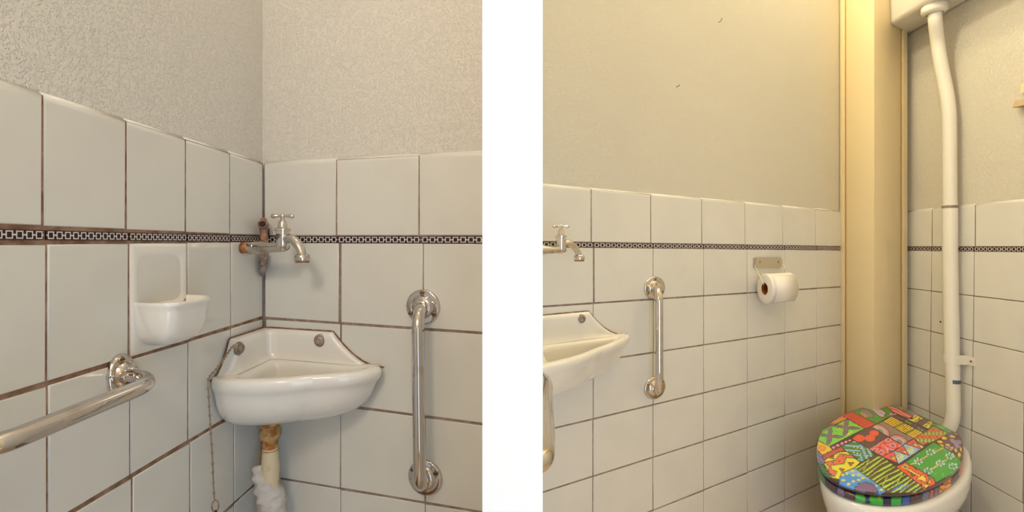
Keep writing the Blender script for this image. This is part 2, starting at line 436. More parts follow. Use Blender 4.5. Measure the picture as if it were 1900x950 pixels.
# boxed-in pipe duct in the far corner, with its two cover strips
PA = Vector((1.313, 1.821))
PA = B.O + B.d * TB1
PE = PA + DC * 0.176
rr = ((1675.0 - CU) / F * PE.y - PE.x) / (DB.x - (1675.0 - CU) / F * DB.y)
PF = PE + DB * rr
b = Mesh()
ring = [PA, PE, PF, C.O + C.d * -0.05 + C.n * -0.03, PA + DB * 0.2]
n5 = len(ring)
b.add([(p.x, p.y, 0) for p in ring] + [(p.x, p.y, 2.95) for p in ring],
      [tuple(range(n5)), tuple(range(n5, 2 * n5))] + [(i, (i + 1) % n5, (i + 1) % n5 + n5, i + n5) for i in range(n5)])
duct = b.build('trim_1', 'column', smooth=False, kind='structure'); bevel(duct, 0.004, 2, 40)
def strip(name, base, du, dv, wu, wv):
    b = Mesh(); pts = []
    for a, c in ((0, 0), (1, 0), (1, 1), (0, 1)):
        pts.append(base + du * wu * a + dv * wv * c)
    b.hexa([(p.x, p.y, 0) for p in pts] + [(p.x, p.y, 2.95) for p in pts])
    o = b.build(name, 'column', smooth=False, kind='structure'); bevel(o, 0.003, 2, 40); return o
strip('trim_2', PA - B.n * 0.004, DC, -DB, 0.026, 0.012)
strip('trim_3', PF - DB * 0.014, DC, DB, 0.010, 0.040)

# ------------------------------------------------------------------ grab bars
def flange(parent, c, n, r, screws=3, phase=90, up=Vector((0, 0, 1)), wide=1.0):
    b = Mesh()
    b.lathe([(r, 0), (r, 0.0025), (r * 0.96, 0.0048), (r * 0.90, 0.0055), (r * 0.66, 0.0052), (r * 0.60, 0.0085), (r * 0.50, 0.0110), (r * 0.44, 0.0115),
             (r * 0.42, 0.0180), (r * 0.34, 0.0195), (0.0, 0.0195)], c, n, 40)
    side = n.cross(up).normalized()
    b.v = [tuple(Vector(v) + side * (Vector(v) - c).dot(side) * (wide - 1)) for v in b.v]
    f = b.build('flange', 'chrome', parent, ang=50)
    for k in range(screws):
        a = math.radians(phase + 360 / screws * k)
        p = c + (side * math.cos(a) * wide + up * math.sin(a)) * r * 0.80 + n * 0.0045
        s = Mesh(); s.lathe([(0.0046, 0), (0.0046, 0.0012), (0.0036, 0.0024), (0, 0.0026)], p, n, 12)
        dd = side * 0.0034; ee = up * 0.0006
        s.hexa([p + n * 0.0020 - dd - ee, p + n * 0.0020 + dd - ee, p + n * 0.0020 + dd + ee, p + n * 0.0020 - dd + ee,
                p + n * 0.0028 - dd - ee, p + n * 0.0028 + dd - ee, p + n * 0.0028 + dd + ee, p + n * 0.0028 - dd + ee], 1)
        s.build('screw', ['screw', 'dark'], f)
    return f

def grab_bar(label, pl, a, c, out, reach, fr, tr, phases=(90, 90), wide=1.0):
    """a, c: (t,z) of the two flanges; out: plan direction of the stand-off"""
    pa, pc = pl.pt(*a), pl.pt(*c)
    o3 = Vector((out[0], out[1], 0)).normalized(); n3 = Vector((pl.n.x, pl.n.y, 0))
    root = thing('grab_bar', label, 'grab bar', tuple(pa))
    flange(root, pa, n3, fr, phase=phases[0], wide=wide); flange(root, pc, n3, fr, phase=phases[1], wide=wide)
    ax = (pc - pa).normalized(); bend = 0.034
    def corner(p, s):
        q = []
        for i in range(9):
            th = math.pi / 2 * i / 8
            q.append(p + o3 * (reach - bend + bend * math.sin(th)) + ax * s * (bend - bend * math.cos(th)))
        return q
    path = [pa + o3 * 0.004] + corner(pa, 1) + corner(pc, -1)[::-1] + [pc + o3 * 0.004]
    b = Mesh(); b.tube(path, tr, 20); b.build('bar', 'chrome', root, ang=60)
    return root

grab_bar('chrome grab bar running level along the wall below the white soap dish', L, L.tz(222, 697), (L.t(222) + 0.185, L.z(222, 697) - 0.004), tuple(DR), 0.064, 0.0262, 0.0090, (75, 75), 0.74)
grab_bar('upright chrome grab bar on the tiles beside the corner basin with the bead chain', R, R.tz(786, 569), R.tz(790, 885), (0, -1), 0.050, 0.0298, 0.0100, (90, -90), 1.06)
grab_bar('upright chrome grab bar between the far basin and the toilet roll', B, B.tz(1213.5, 534), B.tz(1214, 719), tuple(DC), 0.055, 0.0325, 0.0108, (90, -90), 1.26)
# bar on the partition, seen almost end-on
root = thing('grab_bar', 'chrome grab bar end in front of the far basin, cut by the white pier', 'grab bar', (PX1, 0.57, HC - 0.166))
zz = -0.166
pts = []
for (u, v, k) in ((1003, 700, 0), (1009, 708, 1), (1010.5, 740, 1), (1011, 780, 1), (1010, 820, 1), (1006, 848, 1)):
    Y = -zz * F / (v - HV); pts.append(((u - CU) / F * Y, Y, HC + zz))
pts = [(PX1, pts[0][1] + 0.012, HC + zz)] + pts[1:] + [(PX1 - 0.006, pts[-1][1] - 0.012, HC + zz), (PX1 - 0.014, pts[-1][1] - 0.014, HC + zz)]
b = Mesh(); b.tube(catmull(pts, 6), 0.0092, 18); b.build('bar', 'chrome', root, ang=60)
b = Mesh(); b.lathe([(0.026, 0), (0.026, 0.003), (0.022, 0.005), (0.0, 0.006)], pts[0], (1, 0, 0), 28); b.build('flange', 'chrome', root)

# ------------------------------------------------------------------ soap dish (ceramic tile with a bowl)
root = thing('soap_dish', 'white ceramic soap dish set in the tiles above the level grab bar', 'soap dish', tuple(L.at(295, 560)))
tA, tB_ = L.t(347) + 0.001, L.t(241.5) - 0.001
zT, zB_ = L.z(295, 453.0), L.z(295, 634.0)
NX, NZ = 44, 60
vs, fs = [], []
for j in range(NZ + 1):
    for i in range(NX + 1):
        a, c = i / NX, j / NZ
        t = tA + (tB_ - tA) * a; z = zT + (zB_ - zT) * c
        if j == NZ: z = L.line((0, 739), (349, 632))(t) + 0.002
        def sm(x, e0, e1):
            q = min(max((x - e0) / (e1 - e0), 0), 1); return q * q * (3 - 2 * q)
        mask = sm(a, 0.06, 0.30) * (1 - sm(a, 0.72, 0.94)) * sm(c, 0.07, 0.24) * (1 - sm(c, 0.52, 0.62))
        edge = min(a, 1 - a) * (tB_ - tA); ez = min(c, 1 - c) * (zT - zB_)
        rnd = min(1, min(edge, ez) / 0.003)
        off = 0.0010 * (1 - (1 - rnd) ** 2) - 0.0048 * mask
        vs.append(L.pt(t, z, off))
for j in range(NZ):
    for i in range(NX):
        k = j * (NX + 1) + i
        fs.append((k, k + 1, k + NX + 2, k + NX + 1))
recalc(obj('back_plate', vs, fs, 'ceramic', root, True))
# bowl: plan outline swept through a profile
t_r, t_l = L.t(346), L.t(248)
wid = t_l - t_r
def dish(a, s, out):
    """a 0..1 along the rim from the far end to the near end, s inset, out -> plan point"""
    return None
OUT = Vector((DR.x, DR.y, 0)); AL = Vector((0, -1, 0))
def outline(N):
    pts = []
    key = [(0.0, 0.0), (0.0, 0.018), (0.002, 0.040), (0.012, 0.054), (0.026, 0.0565), (0.050, 0.0575), (0.066, 0.056), (0.076, 0.046), (0.0795, 0.028), (0.080, 0.012), (0.080, 0.0)]
    sx = wid / 0.080
    q = catmull([(x * sx, y, 0) for x, y in key], 6)
    return [(p.x, p.y) for p in q]
ol = outline(0); n = len(ol); zr = L.z(346, 548)
cx = wid * 0.5
levels = [(0.30, -0.058, 0), (0.58, -0.056, 0), (0.78, -0.049, 0), (0.88, -0.040, 0), (0.945, -0.026, 0), (0.975, -0.012, 0), (0.985, -0.0075, 0), (1.025, -0.004, 0), (1.035, -0.001, 0), (1.015, 0.001, 0), (0.96, 0.0, 0),
          (0.90, -0.006, 1), (0.84, -0.018, 1), (0.76, -0.028, 1), (0.55, -0.032, 1), (0.2, -0.033, 1)]
vs, fs = [], []
base = L.pt(t_r, zr)
for k, dz, inn in levels:
    for x, y in ol:
        wx = cx + (x - cx) * (k if inn or k < 0.97 else (1 + (k - 1) * 0.6)) if True else x
        yy = y * k
        if inn: yy = max(yy, 0.003)
        p = base + AL * wx + OUT * yy + Vector((0, 0, dz))
        vs.append(p)
for j in range(len(levels) - 1):
    for i in range(n - 1):
        fs.append((j * n + i, j * n + i + 1, (j + 1) * n + i + 1, (j + 1) * n + i))
fs.append(tuple(range(n))); fs.append(tuple(range((len(levels) - 1) * n, len(levels) * n)))
o = obj('bowl', vs, fs, 'ceramic', root, True); recalc(o); auto_smooth(o, 70)
bm = bmesh.new(); bm.from_mesh(o.data)
bm.free()

# ------------------------------------------------------------------ corner basins
def outer_poly():
    pts = [(0.226, 0.0)]
    for i in range(0, 41):
        ph = math.radians(6 + 78 * i / 40)
        r = 0.209 + 0.028 * abs(math.cos(2 * ph)) ** 1.3
        pts.append((r * math.cos(ph), r * math.sin(ph)))
    pts.append((0.0, 0.226)); pts.append((0.0, 0.0))
    return pts
def open_poly():
    key = [(0.192, 0.049), (0.184, 0.0435), (0.15, 0.0415), (0.085, 0.0415), (0.058, 0.044), (0.048, 0.048), (0.044, 0.058), (0.0415, 0.085), (0.0415, 0.15), (0.0435, 0.190), (0.048, 0.198),
           (0.062, 0.193), (0.095, 0.170), (0.1335, 0.1335), (0.168, 0.095), (0.185, 0.066)]
    return [(p.x, p.y) for p in catmull([(a, c, 0) for a, c in key], 5, True)]
def resample(poly, c, N):
    """radius of the polygon seen from c at N angles"""
    out = []
    P = [(x - c[0], y - c[1]) for x, y in poly]
    for k in range(N):
        a = 2 * math.pi * k / N; d = (math.cos(a), math.sin(a)); best = 0
        for (x0, y0), (x1, y1) in zip(P, P[1:] + P[:1]):
            ex, ey = x1 - x0, y1 - y0; den = d[0] * ey - d[1] * ex
            if abs(den) < 1e-12: continue
            s = (x0 * ey - y0 * ex) / den; u = (x0 * d[1] - y0 * d[0]) / den
            if s > 0 and -1e-9 <= u <= 1 + 1e-9: best = max(best, s)
        out.append((c[0] + d[0] * best, c[1] + d[1] * best))
    return out

def basin(label, corner, E1, E2, dz, nL, chain=None, lift=0.0):
    root = thing('corner_basin', label, 'basin', (corner.x, corner.y, HC + dz - 0.3))
    def W(p, q, z):
        v = corner + E1 * p + E2 * q
        return Vector((v.x, v.y, HC + z + dz))
    N = 160; c = (0.098, 0.098)
    OP = resample(outer_poly(), c, N); IP = resample(open_poly(), c, N)
    def mix(f): return [(a[0] + (b_[0] - a[0]) * f, a[1] + (b_[1] - a[1]) * f) for a, b_ in zip(OP, IP)]
    def scl(poly, k, cc=(0.004, 0.004)): return [(cc[0] + (x - cc[0]) * k, cc[1] + (y - cc[1]) * k) for x, y in poly]
    def clampw(poly): return [(max(x, 0.0015), max(y, 0.0015)) for x, y in poly]
    OPc = clampw(OP)
    loops = []
    for k, z in ((0.26, -0.3085), (0.40, -0.3075), (0.52, -0.3035), (0.62, -0.298), (0.74, -0.291), (0.825, -0.280), (0.888, -0.267), (0.926, -0.253), (0.945, -0.243), (0.957, -0.2355), (0.970, -0.2305),
                 (0.985, -0.2265), (0.998, -0.2215), (1.004, -0.2155), (1.000, -0.2105), (0.988, -0.2070)):
        loops.append([(x, y, z) for x, y in clampw(scl(OPc, k))])
    for f, z in ((0.30, -0.2055), (0.55, -0.2055), (0.80, -0.2075), (0.94, -0.2105), (1.0, -0.2145)):
        loops.append([(x, y, z) for x, y in clampw(mix(f))])
    for k, z in ((0.975, -0.222), (0.94, -0.235), (0.88, -0.252), (0.78, -0.270), (0.62, -0.285), (0.40, -0.293), (0.15, -0.296)):
        loops.append([(x, y, z) for x, y in scl(IP, k, (0.085, 0.085))])
    vs = [W(*p) for lp in loops for p in lp]; fs = []
    for j in range(len(loops) - 1):
        for i in range(N):
            i2 = (i + 1) % N
            fs.append((j * N + i, j * N + i2, (j + 1) * N + i2, (j + 1) * N + i))
    fs.append(tuple(range(N))[::-1]); fs.append(tuple(range((len(loops) - 1) * N, len(loops) * N)))
    b = Mesh(); b.add(vs, fs)
    # raised back along both walls
    def top(q, q0=0.141):
        if q < q0: return -0.1545 + lift
        k = (q - q0) / (0.226 - q0)
        return -0.1545 + lift - (0.057 + lift) * (1 - (1 - min(k, 1)) ** 1.9)
    th = 0.022
    path = []
    for i in range(40): path.append(('q', 0.226 - (0.226 - th - 0.02) * i / 39))
    for i in range(1, 8): path.append(('c', i / 8))
    for i in range(40): path.append(('p', th + 0.02 + (0.226 - th - 0.02) * i / 39))
    sec = []
    for kind, s in path:
        if kind == 'q':
            tt = th * min(1, 0.35 + (0.226 - s) / 0.06); inner = (tt, s); wall = (0.0015, s); h = top(s)
        elif kind == 'p':
            tt = th * min(1, 0.35 + (0.226 - s) / 0.06); inner = (s, tt); wall = (s, 0.0015); h = top(s, 0.158)
        else:
            a = math.pi / 2 * s; r = 0.02
            inner = (th + r - r * math.cos(a), th + r - r * math.sin(a)); h = top(0)
            wall = (0.0015, max(0.0015, (th + 0.02) * (1 - 2 * s))) if s < 0.5 else (max(0.0015, (th + 0.02) * (2 * s - 1)), 0.0015)
        wx = wall
        dx, dy = inner[0] - wx[0], inner[1] - wx[1]; ll = math.hypot(dx, dy); dx, dy = dx / ll, dy / ll
        col = [(wx[0], wx[1], -0.2120), (wx[0], wx[1], h)]
        for f, dzv in ((0.55, 0.0005), (0.82, -0.0012), (0.96, -0.0045), (1.0, -0.010)):
            zt = h + dzv * min(1.0, (h + 0.2125) / 0.03 + 0.02)
            col.append((wx[0] + (inner[0] - wx[0]) * f, wx[1] + (inner[1] - wx[1]) * f, max(zt, -0.2119)))
        zi = col[-1][2]
        base = -0.2062
        for f, g in ((0.6, 0.0), (0.3, 0.001), (0.12, 0.0035), (0.0, 0.0085)):
            col.append((inner[0] + dx * g, inner[1] + dy * g, base + (max(zi, base + 0.0002) - base) * f))
        sec.append(col)
    m = len(sec[0]); vs = [W(*p) for col in sec for p in col]; fs = []
    for j in range(len(sec) - 1):
        for i in range(m - 1):
            fs.append((j * m + i, j * m + i + 1, (j + 1) * m + i + 1, (j + 1) * m + i))
    fs.append(tuple(range(m))); fs.append(tuple(range((len(sec) - 1) * m, len(sec) * m))[::-1])
    b.add(vs, fs)
    b.build('bowl', 'ceramic', root, ang=65)
    # fixing bolts with washers
    n1 = Vector((E1.x, E1.y, 0)).normalized(); n2 = Vector((E2.x, E2.y, 0)).normalized()
    for (p, q, nn) in ((th, 0.122, n1), (0.162, th, nL)):
        s = Mesh(); o = W(p, q, -0.1685 + lift)
        s.lathe([(0.0112, -0.002), (0.0112, 0.0008), (0.0098, 0.0022), (0.0080, 0.0026), (0.0078, 0.0052), (0.0062, 0.0064), (0.0045, 0.0066), (0.0040, 0.0056), (0, 0.0056)], o, nn, 20)
        s.build('bolt', 'screw_head', root)
    b = Mesh()
    sl = [W(0.002, q, top(q) + 0.0008) for q in [0.234 - 0.232 * i / 30 for i in range(31)]]
    b.tube(sl, [0.0010 + 0.0007 * abs(math.sin(i * 1.3)) for i in range(31)], 7)
    sl = [W(q, 0.002, top(q, 0.158) + 0.0008) for q in [0.002 + 0.226 * i / 30 for i in range(31)]]
    b.tube(sl, [0.0010 + 0.0006 * abs(math.sin(i * 1.7)) for i in range(31)], 7)
    b.build('sealant', 'sealant', root)
    if chain:
        b = Mesh(); b.lathe([(0.019, 0.0), (0.020, -0.006), (0.017, -0.010)], W(0.078, 0.046, -0.3035), (0, 0, 1), 20)
        b.build('waste_collar', 'brass_rust', root)
    return root, W

E1L, E2L = Vector((0, -1)) * 0.685, DR * 1.115
E1R, E2R = Vector((0, -1)) * 0.90, DB * 1.44
bas, WL = basin('white corner basin with a bead chain, over the rusty waste pipe', C0, E1L, E2L, 0.0, Vector((1, 0, 0)), chain=True)
CR = Vector((PX1, (B.O + B.d * TB0).y))
bas2, WR = basin('white corner basin half hidden by the white pier, without a chain', CR, E1R, E2R, -0.026, Vector((1, 0, 0)), lift=0.014)

# bead chain with its ring
root = thing('bead_chain', 'tarnished bead chain hanging from the basin bolt past the rim', 'chain', tuple(WL(0.15, 0.03, -0.17)))
def at(u, v, Y): return Vector(((u - CU) / F * Y, Y, HC + (HV - v) / F * Y))
path = [at(434, 640, 0.748), at(426, 650, 0.735), at(414, 668, 0.715), at(402, 684, 0.702), at(391, 696, 0.690), at(386, 706, 0.684), at(385.5, 716, 0.681), at(387, 732, 0.681), at(388.5, 760, 0.682), at(391, 800, 0.684), at(394, 850, 0.685), at(396, 900, 0.686), at(398, 929, 0.686)]
sm = catmull(path, 10)
b = Mesh(); b.tube(sm, 0.0010, 6); acc = 0; step = 0.0125
last = sm[0]
for a, c in zip(sm, sm[1:]):
    acc += (c - a).length
    if acc > (0.006 if c.z > HC - 0.20 else step): acc = 0; b.ball(c, 0.0021, 7, 5)
b.build('chain', 'chain', root, kind='stuff')
b = Mesh(); rc = at(399.5, 939, 0.686)
ring = [rc + Vector((0.0042 * math.sin(2 * math.pi * i / 20), 0.0015 * math.sin(2 * math.pi * i / 20), 0.0088 * math.cos(2 * math.pi * i / 20))) for i in range(21)]
b.tube(ring, 0.0009, 7, False); b.build('ring', 'copper', root)
b = Mesh(); b.lathe([(0.006, -0.02), (0.009, -0.014), (0.009, -0.009), (0.003, -0.005), (0.0015, 0.0)], at(400, 947, 0.686), (0, 0, 1), 14); b.build('plug', 'dark', root)

# waste pipe
root = thing('waste_pipe', 'rusty basin waste pipe wrapped in white cloth under the corner basin', 'pipe', tuple(WL(0.078, 0.046, -0.46)))
pc = WL(0.078, 0.046, -0.310); up = (0, 0, 1)
b = Mesh(); b.lathe([(0.0165, 0.003), (0.0165, -0.004), (0.0145, -0.006), (0.0155, -0.010), (0.0175, -0.013), (0.0178, -0.021), (0.016, -0.026), (0.0125, -0.030), (0.0118, -0.044), (0.0135, -0.048)], pc, up, 20); b.build('nut', 'brass_rust', root)
b = Mesh(); b.lathe([(0.0125, -0.044), (0.0140, -0.062), (0.0150, -0.078), (0.0152, -0.118), (0.0140, -0.130)], pc, up, 20); b.build('pipe', 'pipe_cream', root)
b = Mesh()
ax = [pc + Vector((-0.018, 0.0, -0.074)), pc + Vector((-0.014, -0.004, -0.090)), pc + Vector((-0.006, -0.004, -0.110)), pc + Vector((0.001, 0, -0.130)), pc + Vector((0.003, 0, -0.150)), pc + Vector((0.0, 0, -0.172)), pc + Vector((-0.004, 0, -0.20))]
b.tube(catmull(ax, 4), [0.009 + 0.0135 * min(1, i / 12) + 0.0018 * math.sin(i * 1.9) for i in range(25)], 22)
o = b.build('cloth_wrap', 'wrap', root, ang=80)
for v in o.data.vertices:
    q = v.co - pc; a = math.atan2(q.y, q.x + 0.006)
    k = 0.0016 * math.sin(a * 3 + q.z * 190) + 0.0012 * math.sin(a * 7 - q.z * 260)
    v.co += Vector((math.cos(a), math.sin(a), 0)) * k
b = Mesh(); b.tube([pc + Vector((-0.0195, 0.012, 0.006)), pc + Vector((-0.020, 0.012, -0.04)), pc + Vector((-0.023, 0.012, -0.085))], 0.0035, 10); b.build('feed_pipe', 'copper', root)

# ------------------------------------------------------------------ taps
def tap(label, pl, kx, ky, u0, v0, sizes):
    """drawn in the vertical plane of its body; (du, dv) from the handle centre"""
    def P(u, v): return pl.at(u0 + (u - 523) * kx, v0 + (v - 401) * ky)
    k = sizes; root = thing('water_tap', label, 'tap', tuple(P(461, 460)))
    d3 = Vector((pl.d.x, pl.d.y, 0)); up = Vector((0, 0, 1))
    b = Mesh(); b.tube([P(446, 460), P(452, 460), P(452.1, 460), P(460, 460)], [0.0100 * k, 0.0098 * k, 0.0086 * k, 0.0086 * k], 16); b.build('wall_stub', 'rust', root)
    b = Mesh(); b.tube([P(457, 460), P(466, 460)], 0.0108 * k, 6); b.build('brass_nut', 'brass_rust', root)
    b = Mesh(); b.tube([P(464, 459.5), P(473, 459.5), P(474, 459.5), P(475, 459.5), P(476, 459.5), P(484, 459.5), P(489, 459.5), P(494, 459), P(506, 459), P(517, 458.5), P(526, 457.5), P(532, 456.5)],
                       [0.0100 * k, 0.0102 * k, 0.0112 * k, 0.0112 * k, 0.0104 * k, 0.0112 * k, 0.0108 * k, 0.0094 * k, 0.0084 * k, 0.0086 * k, 0.0092 * k, 0.0072 * k], 20)
    b.build('body', 'chrome_worn', root, ang=35)
    c = P(524.5, 457); kk = (P(524.5, 401).z - P(524.5, 457).z) / 56
    b = Mesh(); b.lathe([(0.0070 * k, -9 * kk), (0.0092 * k, -5 * kk), (0.0106 * k, 2 * kk), (0.0108 * k, 24 * kk), (0.0108 * k, 28 * kk), (0.0130 * k, 28.5 * kk), (0.0130 * k, 32.5 * kk), (0.0112 * k, 34 * kk), (0.0078 * k, 35 * kk),
                              (0.0068 * k, 44 * kk), (0.0052 * k, 48 * kk), (0.0036 * k, 49 * kk), (0.0034 * k, 53 * kk)], c, up, 24)
    b.build('valve', 'chrome', root, ang=30)
    h = c + up * (56 * kk); d = 0.0185 * k
    side = Vector((1, 0.12, 0)).normalized()
    b = Mesh(); b.tube([h - side * d * 1.02, h - side * d * 0.96, h - side * d * 0.80, h - side * d * 0.5, h - side * d * 0.28, h, h + side * d * 0.28, h + side * d * 0.5, h + side * d * 0.80, h + side * d * 0.96, h + side * d * 1.02],
                       [0.0015 * k, 0.0034 * k, 0.0042 * k, 0.0026 * k, 0.0021 * k, 0.0032 * k, 0.0021 * k, 0.0026 * k, 0.0042 * k, 0.0034 * k, 0.0015 * k], 14)
    b.ball(h, 0.0044 * k, 12, 8); b.build('handle', 'chrome', root, ang=70)
    sp = catmull([P(527, 447), P(534, 442.5), P(541, 443), P(549, 449.5), P(555.5, 459), P(559.5, 469), P(561, 477)], 5)
    b = Mesh(); b.tube(sp, [(0.0080 - 0.0014 * i / (len(sp) - 1)) * k for i in range(len(sp))], 18); b.build('spout', 'chrome', root, ang=60)
    c = P(561, 473)
    b = Mesh(); b.lathe([(0.0085 * k, 0.002 * k), (0.0118 * k, -0.001 * k), (0.0122 * k, -0.009 * k), (0.0110 * k, -0.0105 * k)], c, up, 22); b.build('aerator', 'chrome_worn', root)
    b = Mesh(); b.lathe([(0.0112 * k, -0.0104 * k), (0.0108 * k, -0.0128 * k)], c, up, 22); b.build('outlet_ring', 'rust', root)
    return root
tp = Plane((C0.x, L.depth(449)), DR, -1)
tap('chrome water tap on a rusty stub, over the basin with the bead chain', tp, 1.0, 1.0, 523, 401, 1.0)
tp2 = Plane((PX1, CR.y - 0.10), DB, -1)
tap('chrome water tap over the far basin, its stub hidden by the white pier', tp2, 0.93, 0.752, 1039.5, 420, 1.02)

# old pipe elbow left in the corner
root = thing('pipe_elbow', 'corroded copper pipe elbow with an open mouth behind the tap handle', 'pipe', tuple(at(488, 460, 0.845)))
b = Mesh(); b.tube([at(490, 452, 0.845), at(489.5, 432, 0.845), at(489.5, 424, 0.845), at(489, 416, 0.845), at(488.5, 406, 0.848)], [0.0070, 0.0068, 0.0075, 0.0088, 0.0050], 16); b.build('pipe', 'copper', root, ang=70)
q = at(487.5, 416, 0.838)
b = Mesh(); b.torus(q, Vector((0.25, -1, 0.1)), 0.0066, 0.0022); b.build('mouth_rim', 'copper', root)
b = Mesh(); b.lathe([(0.0058, 0), (0.0058, 0.002)], q, Vector((0.25, -1, 0.1)), 18); b.build('mouth', 'dark', root)
b = Mesh(); b.tube([at(497, 440, 0.855), at(496.5, 424, 0.855)], 0.0032, 8); b.build('crack', 'dark', root)
b = Mesh()
pp = [at(488, 468, 0.852), at(489, 478, 0.850), at(488.5, 490, 0.851), at(487, 500, 0.854), at(487, 511, 0.862)]
b.tube(catmull(pp, 4), [0.0075, 0.0082, 0.0080, 0.0078, 0.0083, 0.0080, 0.0072, 0.0074, 0.0076, 0.0070, 0.0064, 0.0058, 0.0060, 0.0052, 0.0044, 0.0034, 0.0015], 14)
o = b.build('mortar', 'mortar', root, ang=80)
for v in o.data.vertices: v.co += Vector((random.uniform(-1, 1), random.uniform(-1, 1), random.uniform(-1, 1))) * 0.0009

# ------------------------------------------------------------------ toilet roll and holder
root = thing('toilet_roll_holder', 'beige metal plate holder with a wire arm carrying the toilet roll', 'roll holder', tuple(B.at(1422, 487)))
t0, t1 = B.t(1398.5), B.t(1446.5); z0, z1 = B.z(1422, 496), B.z(1422, 477.5)
b = Mesh()
b.hexa([B.pt(t0, z0, 0.004), B.pt(t1, z0, 0.004), B.pt(t1, z0, 0.009), B.pt(t0, z0, 0.009), B.pt(t0, z1, 0.004), B.pt(t1, z1, 0.004), B.pt(t1, z1, 0.009), B.pt(t0, z1, 0.009)])
o = b.build('plate', 'holder', root, smooth=False)
bm = bmesh.new(); bm.from_mesh(o.data)
n3 = Vector((B.n.x, B.n.y, 0))
es = [e for e in bm.edges if abs((e.verts[0].co - e.verts[1].co).normalized().dot(n3)) > 0.9]
bmesh.ops.bevel(bm, geom=es, offset=0.006, segments=4, affect='EDGES'); bm.to_mesh(o.data); bm.free(); recalc(o)
b = Mesh(); b.hexa([B.pt(t0 - 0.004, z0 + 0.002, 0.0005), B.pt(t0 + 0.002, z0 + 0.002, 0.0005), B.pt(t0 + 0.002, z0 + 0.002, 0.007), B.pt(t0 - 0.004, z0 + 0.002, 0.007),
                    B.pt(t0 - 0.004, z1 - 0.002, 0.0005), B.pt(t0 + 0.002, z1 - 0.002, 0.0005), B.pt(t0 + 0.002, z1 - 0.002, 0.007), B.pt(t0 - 0.004, z1 - 0.002, 0.007)]); b.build('plate_edge', 'wire', root, smooth=False)
for u, v in ((1405, 486), (1439, 485.5)):
    b = Mesh(); b.lathe([(0.0038, 0), (0.0034, 0.0012), (0, 0.0014)], B.at(u, v, 0.009), n3, 12); b.build('screw', 'screw', root)
def off_pt(u, v, dist):
    """point at the given distance off wall B that is sighted at u, v"""
    k = (u - CU) / F
    Y = (dist + B.n.x * B.O.x + B.n.y * B.O.y) / (B.n.x * k + B.n.y)
    return Vector((k * Y, Y, HC + (HV - v) / F * Y))
ra, rb_ = off_pt(1418.5, 536, 0.055), off_pt(1466, 530.5, 0.055)
axis = (rb_ - ra).normalized(); axis.z = 0; axis.normalize()
b = Mesh()
ka = 0.055 / B.n.dot(DC)
def wp(t, z, k): 
    p = B.pt(t, z); return p + Vector((DC.x, DC.y, 0)) * k
tw0 = (ra.to_2d() - DC * ka - B.O).dot(B.d) - 0.004; tw1 = (rb_.to_2d() - DC * ka - B.O).dot(B.d) + 0.004
zp = B.z(1422, 490); zr_ = ra.z - HC + 0.012
b.tube(catmull([wp(t0 + 0.006, zp, 0.0055), wp(t0 - 0.004, zp, 0.006), wp(tw0 - 0.006, zp - 0.005, 0.016), wp(tw0 - 0.003, zp - 0.03, ka * 0.55), wp(tw0 - 0.001, zr_ + 0.006, ka * 0.95), wp(tw0 + 0.003, zr_, ka), wp(tw0 + 0.03, zr_, ka),
                wp(tw1 - 0.03, zr_, ka), wp(tw1 - 0.003, zr_, ka), wp(tw1 + 0.001, zr_ + 0.006, ka * 0.95), wp(tw1 + 0.003, zp - 0.03, ka * 0.55), wp(tw1 + 0.004, zp - 0.006, 0.016), wp(t1 + 0.004, zp, 0.006), wp(t1 - 0.006, zp, 0.0055)], 4), 0.0012, 8)
b.build('wire_arm', 'wire', root, ang=80)
root = thing('toilet_roll', 'white toilet paper roll hanging on the wire arm beside the duct', 'toilet roll', tuple((ra + rb_) / 2))
RO, RI, LN = 0.0478, 0.0195, (rb_ - ra).length
b = Mesh(); seg = 48
side = Vector((DC.x, DC.y, 0)) * 1.12
prof = [(RI, 0.0), (RO - 0.004, 0.0), (RO - 0.001, 0.0012), (RO, 0.004), (RO, LN - 0.004), (RO - 0.001, LN - 0.0012), (RO - 0.004, LN), (RI, LN)]
vs, fs = [], []
for r, h in prof:
    for k in range(seg):
        a = 2 * math.pi * k / seg
        vs.append(ra + axis * h + (side * math.cos(a) + Vector((0, 0, 1)) * math.sin(a)) * r)
np_ = len(prof)
for i in range(np_ - 1):
    for k in range(seg):
        fs.append((i * seg + k, i * seg + (k + 1) % seg, (i + 1) * seg + (k + 1) % seg, (i + 1) * seg + k))
b.add(vs, fs)
b.build('paper', 'paper', root, ang=50)
b = Mesh(); vs, fs = [], []
for r, h in ((RI + 0.0002, 0.0008), (RI - 0.0014, 0.0008), (RI - 0.0014, LN - 0.0008), (RI + 0.0002, LN - 0.0008)):
    for k in range(seg):
        a = 2 * math.pi * k / seg
        vs.append(ra + axis * h + (side * math.cos(a) + Vector((0, 0, 1)) * math.sin(a)) * r)
for i in range(3):
    for k in range(seg):
        fs.append((i * seg + k, i * seg + (k + 1) % seg, (i + 1) * seg + (k + 1) % seg, (i + 1) * seg + k))
b.add(vs, fs); b.build('core', 'card', root)
